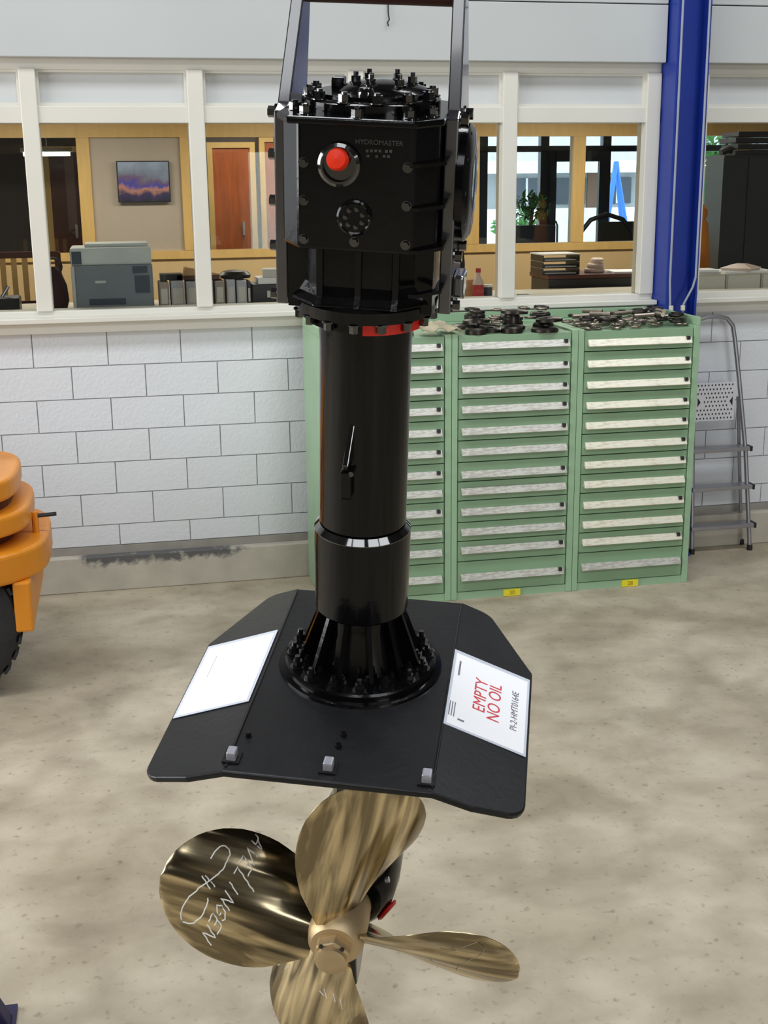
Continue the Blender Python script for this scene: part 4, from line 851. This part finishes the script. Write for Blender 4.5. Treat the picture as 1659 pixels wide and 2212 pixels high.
#STROKES
# white marker writing on the blades, laid on the blade surface as (radius, chord) strokes
def strokes(blade, sets, m, w):
    for st in sets:
        pts = [blade_pt(s, c, -1) for s, c in st]; pts = [(x, y-0.0006, z) for x, y, z in pts]
        MB().tube(pts, w, 5).build('marker_stroke', M[m], blade)
strokes(blades[0], [[(0.73, 0.531), (0.724, 0.592), (0.718, 0.641), (0.706, 0.689), (0.694, 0.726), (0.683, 0.738), (0.665, 0.738), (0.653, 0.714), (0.641, 0.702), (0.629, 0.653), (0.623, 0.616), (0.629, 0.567), (0.629, 0.519), (0.635, 0.482), (0.635, 0.433), (0.641, 0.384), (0.653, 0.348), (0.659, 0.311), (0.671, 0.275), (0.683, 0.238), (0.694, 0.201), (0.706, 0.165), (0.718, 0.128), (0.73, 0.092), (0.742, 0.055), (0.754, 0.018), (0.759, -0.031), (0.771, -0.079), (0.783, -0.128), (0.795, -0.177), (0.801, -0.238), (0.807, -0.299), (0.813, -0.36), (0.819, -0.445), (0.819, -0.531), (0.819, -0.592), (0.813, -0.641), (0.807, -0.665), (0.795, -0.689), (0.777, -0.665), (0.759, -0.653), (0.742, -0.616), (0.724, -0.58), (0.718, -0.531), (0.706, -0.482), (0.694, -0.433), (0.688, -0.384), (0.683, -0.336), (0.683, -0.287), (0.677, -0.226), (0.677, -0.177), (0.677, -0.128), (0.683, -0.092)], [(0.754, 0.238), (0.742, 0.201), (0.724, 0.165), (0.712, 0.128), (0.7, 0.092), (0.683, 0.055)], [(0.736, 0.25), (0.718, 0.226), (0.706, 0.189), (0.688, 0.165), (0.671, 0.14), (0.659, 0.104)], [(0.511, 0.97), (0.499, 0.958), (0.487, 0.933), (0.482, 0.897), (0.47, 0.86), (0.458, 0.836), (0.446, 0.799), (0.464, 0.811), (0.476, 0.824), (0.493, 0.836), (0.511, 0.86), (0.523, 0.872)], [(0.487, 0.921), (0.487, 0.872), (0.493, 0.836)], [(0.458, 0.677), (0.47, 0.702), (0.487, 0.714), (0.505, 0.726), (0.517, 0.738), (0.535, 0.763), (0.523, 0.726), (0.511, 0.689), (0.499, 0.653), (0.487, 0.616), (0.476, 0.592), (0.464, 0.555)], [(0.558, 0.519), (0.553, 0.555), (0.547, 0.604), (0.547, 0.641), (0.529, 0.616), (0.517, 0.58), (0.499, 0.555), (0.487, 0.531), (0.47, 0.494), (0.476, 0.458), (0.482, 0.409), (0.482, 0.372)], [(0.505, 0.567), (0.511, 0.519), (0.517, 0.482)], [(0.422, 0.177), (0.434, 0.214), (0.452, 0.238), (0.464, 0.262), (0.476, 0.299), (0.493, 0.323), (0.505, 0.348), (0.517, 0.384), (0.535, 0.409), (0.547, 0.433), (0.558, 0.47), (0.564, 0.409), (0.57, 0.36)], [(0.582, 0.226), (0.564, 0.201), (0.553, 0.165), (0.541, 0.14), (0.523, 0.104), (0.511, 0.079)], [(0.594, 0.092), (0.582, 0.067), (0.564, 0.031), (0.553, 0.006), (0.535, -0.031), (0.523, -0.055), (0.541, -0.055), (0.553, -0.043), (0.57, -0.043), (0.588, -0.043), (0.606, -0.043), (0.588, -0.067), (0.576, -0.104), (0.564, -0.128), (0.547, -0.153), (0.535, -0.189)], [(0.564, -0.36), (0.553, -0.348), (0.547, -0.323), (0.553, -0.275), (0.558, -0.214), (0.576, -0.177), (0.588, -0.14), (0.6, -0.153), (0.618, -0.153), (0.612, -0.201), (0.606, -0.25), (0.6, -0.275), (0.588, -0.299), (0.582, -0.275), (0.582, -0.25)], [(0.641, -0.445), (0.635, -0.397), (0.635, -0.348), (0.629, -0.299), (0.612, -0.323), (0.6, -0.348), (0.588, -0.384), (0.57, -0.409), (0.558, -0.445), (0.558, -0.494), (0.564, -0.543), (0.57, -0.592)], [(0.594, -0.372), (0.594, -0.421), (0.6, -0.47)], [(0.647, -0.506), (0.629, -0.531), (0.618, -0.567), (0.606, -0.592), (0.588, -0.616), (0.576, -0.653), (0.594, -0.653), (0.606, -0.653), (0.623, -0.653), (0.641, -0.653), (0.659, -0.665), (0.647, -0.689), (0.629, -0.714), (0.618, -0.75), (0.6, -0.775), (0.588, -0.799)]], 'chalk', 0.0017)
strokes(blades[2], [[(0.6, -0.689), (0.671, -0.86), (0.73, -0.799), (0.724, -0.592), (0.665, -0.323), (0.629, -0.067), (0.635, 0.226)], [(0.476, -0.543), (0.57, -0.555)], [(0.505, -0.372), (0.553, -0.628)], [(0.529, 0.787), (0.582, -0.104)], [(0.458, -0.043), (0.541, 0.641)]], 'chalkdim', 0.0010)
strokes(blades[3], [[(0.375, -0.079), (0.381, -0.177)], [(0.328, -0.165), (0.381, -0.238)], [(0.298, -0.372), (0.357, -0.421)], [(0.304, -0.531), (0.375, -0.555)], [(0.541, 0.897), (0.482, 0.824)], [(0.499, 0.726), (0.446, 0.677)]], 'chalk', 0.0011)
# ------------------------------------------------------------------ two paper sheets in clear sleeves lying on the wings
def sheet(label, s, y0, y1, xa, xb, lines, rules):
    # s = +1 right wing, -1 left wing; local x runs along the plate towards the back, local y towards the thruster column on the right wing
    hz = 0.0015
    p0 = Vector((s*xb, y0, wz(xb)+hz)); p1 = Vector((s*xb, y1, wz(xb)+hz)); p2 = Vector((s*xa, y0, wz(xa)+hz))
    if s < 0: p0, p2 = p2, p0; p1 = Vector((p0.x, y1, p0.z))
    ex = (p1-p0).normalized(); ey = (p2-p0).normalized(); n = ex.cross(ey)
    if n.z < 0: n = -n
    t = bpy.data.objects.new('paper_notice', None); COL.objects.link(t); t.empty_display_size = 0.05
    t.matrix_world = TM @ Matrix(((ex.x, ey.x, n.x, p0.x), (ex.y, ey.y, n.y, p0.y), (ex.z, ey.z, n.z, p0.z), (0, 0, 0, 1)))
    tag(t, label, 'paper')
    w = (p1-p0).length; h = (p2-p0).length
    MB().box(0, w, 0, h, 0.0, 0.0012).build('sleeve', M['sleeve'], t)
    MB().box(0.006, w-0.014, 0.006, h-0.008, 0.0013, 0.0020).build('sheet', M['paper'], t)
    for body, size, x, y, m in lines: inst('lettering', text_mesh(body, size, M[m], 0.0002), t, (x*w, y*h, 0.0024))
    for x0, x1, y, q in rules: MB().box(x0*w, x1*w, y*h-q, y*h+q, 0.0021, 0.0024).build('small_print', M['inkgrey'], t)
    return t
sheet('white notice reading empty no oil on the right wing of the black plate', 1, -0.213, 0.095, 0.214, 0.400,
      [('EMPTY', 0.044, 0.52, 0.60, 'inkred'), ('NO OIL', 0.044, 0.50, 0.42, 'inkred'), ('PI-2-HMT0164E', 0.024, 0.50, 0.17, 'inkgrey')],
      [(0.66, 0.86, 0.90, 0.0022), (0.12, 0.30, 0.95, 0.0012), (0.12, 0.30, 0.92, 0.0012), (0.12, 0.30, 0.89, 0.0012), (0.10, 0.12, 0.80, 0.008)])
sheet('blank looking white sheet in a sleeve on the left wing of the black plate', -1, -0.200, 0.112, 0.222, 0.400, [], [(0.5, 0.8, 0.78, 0.0004)])
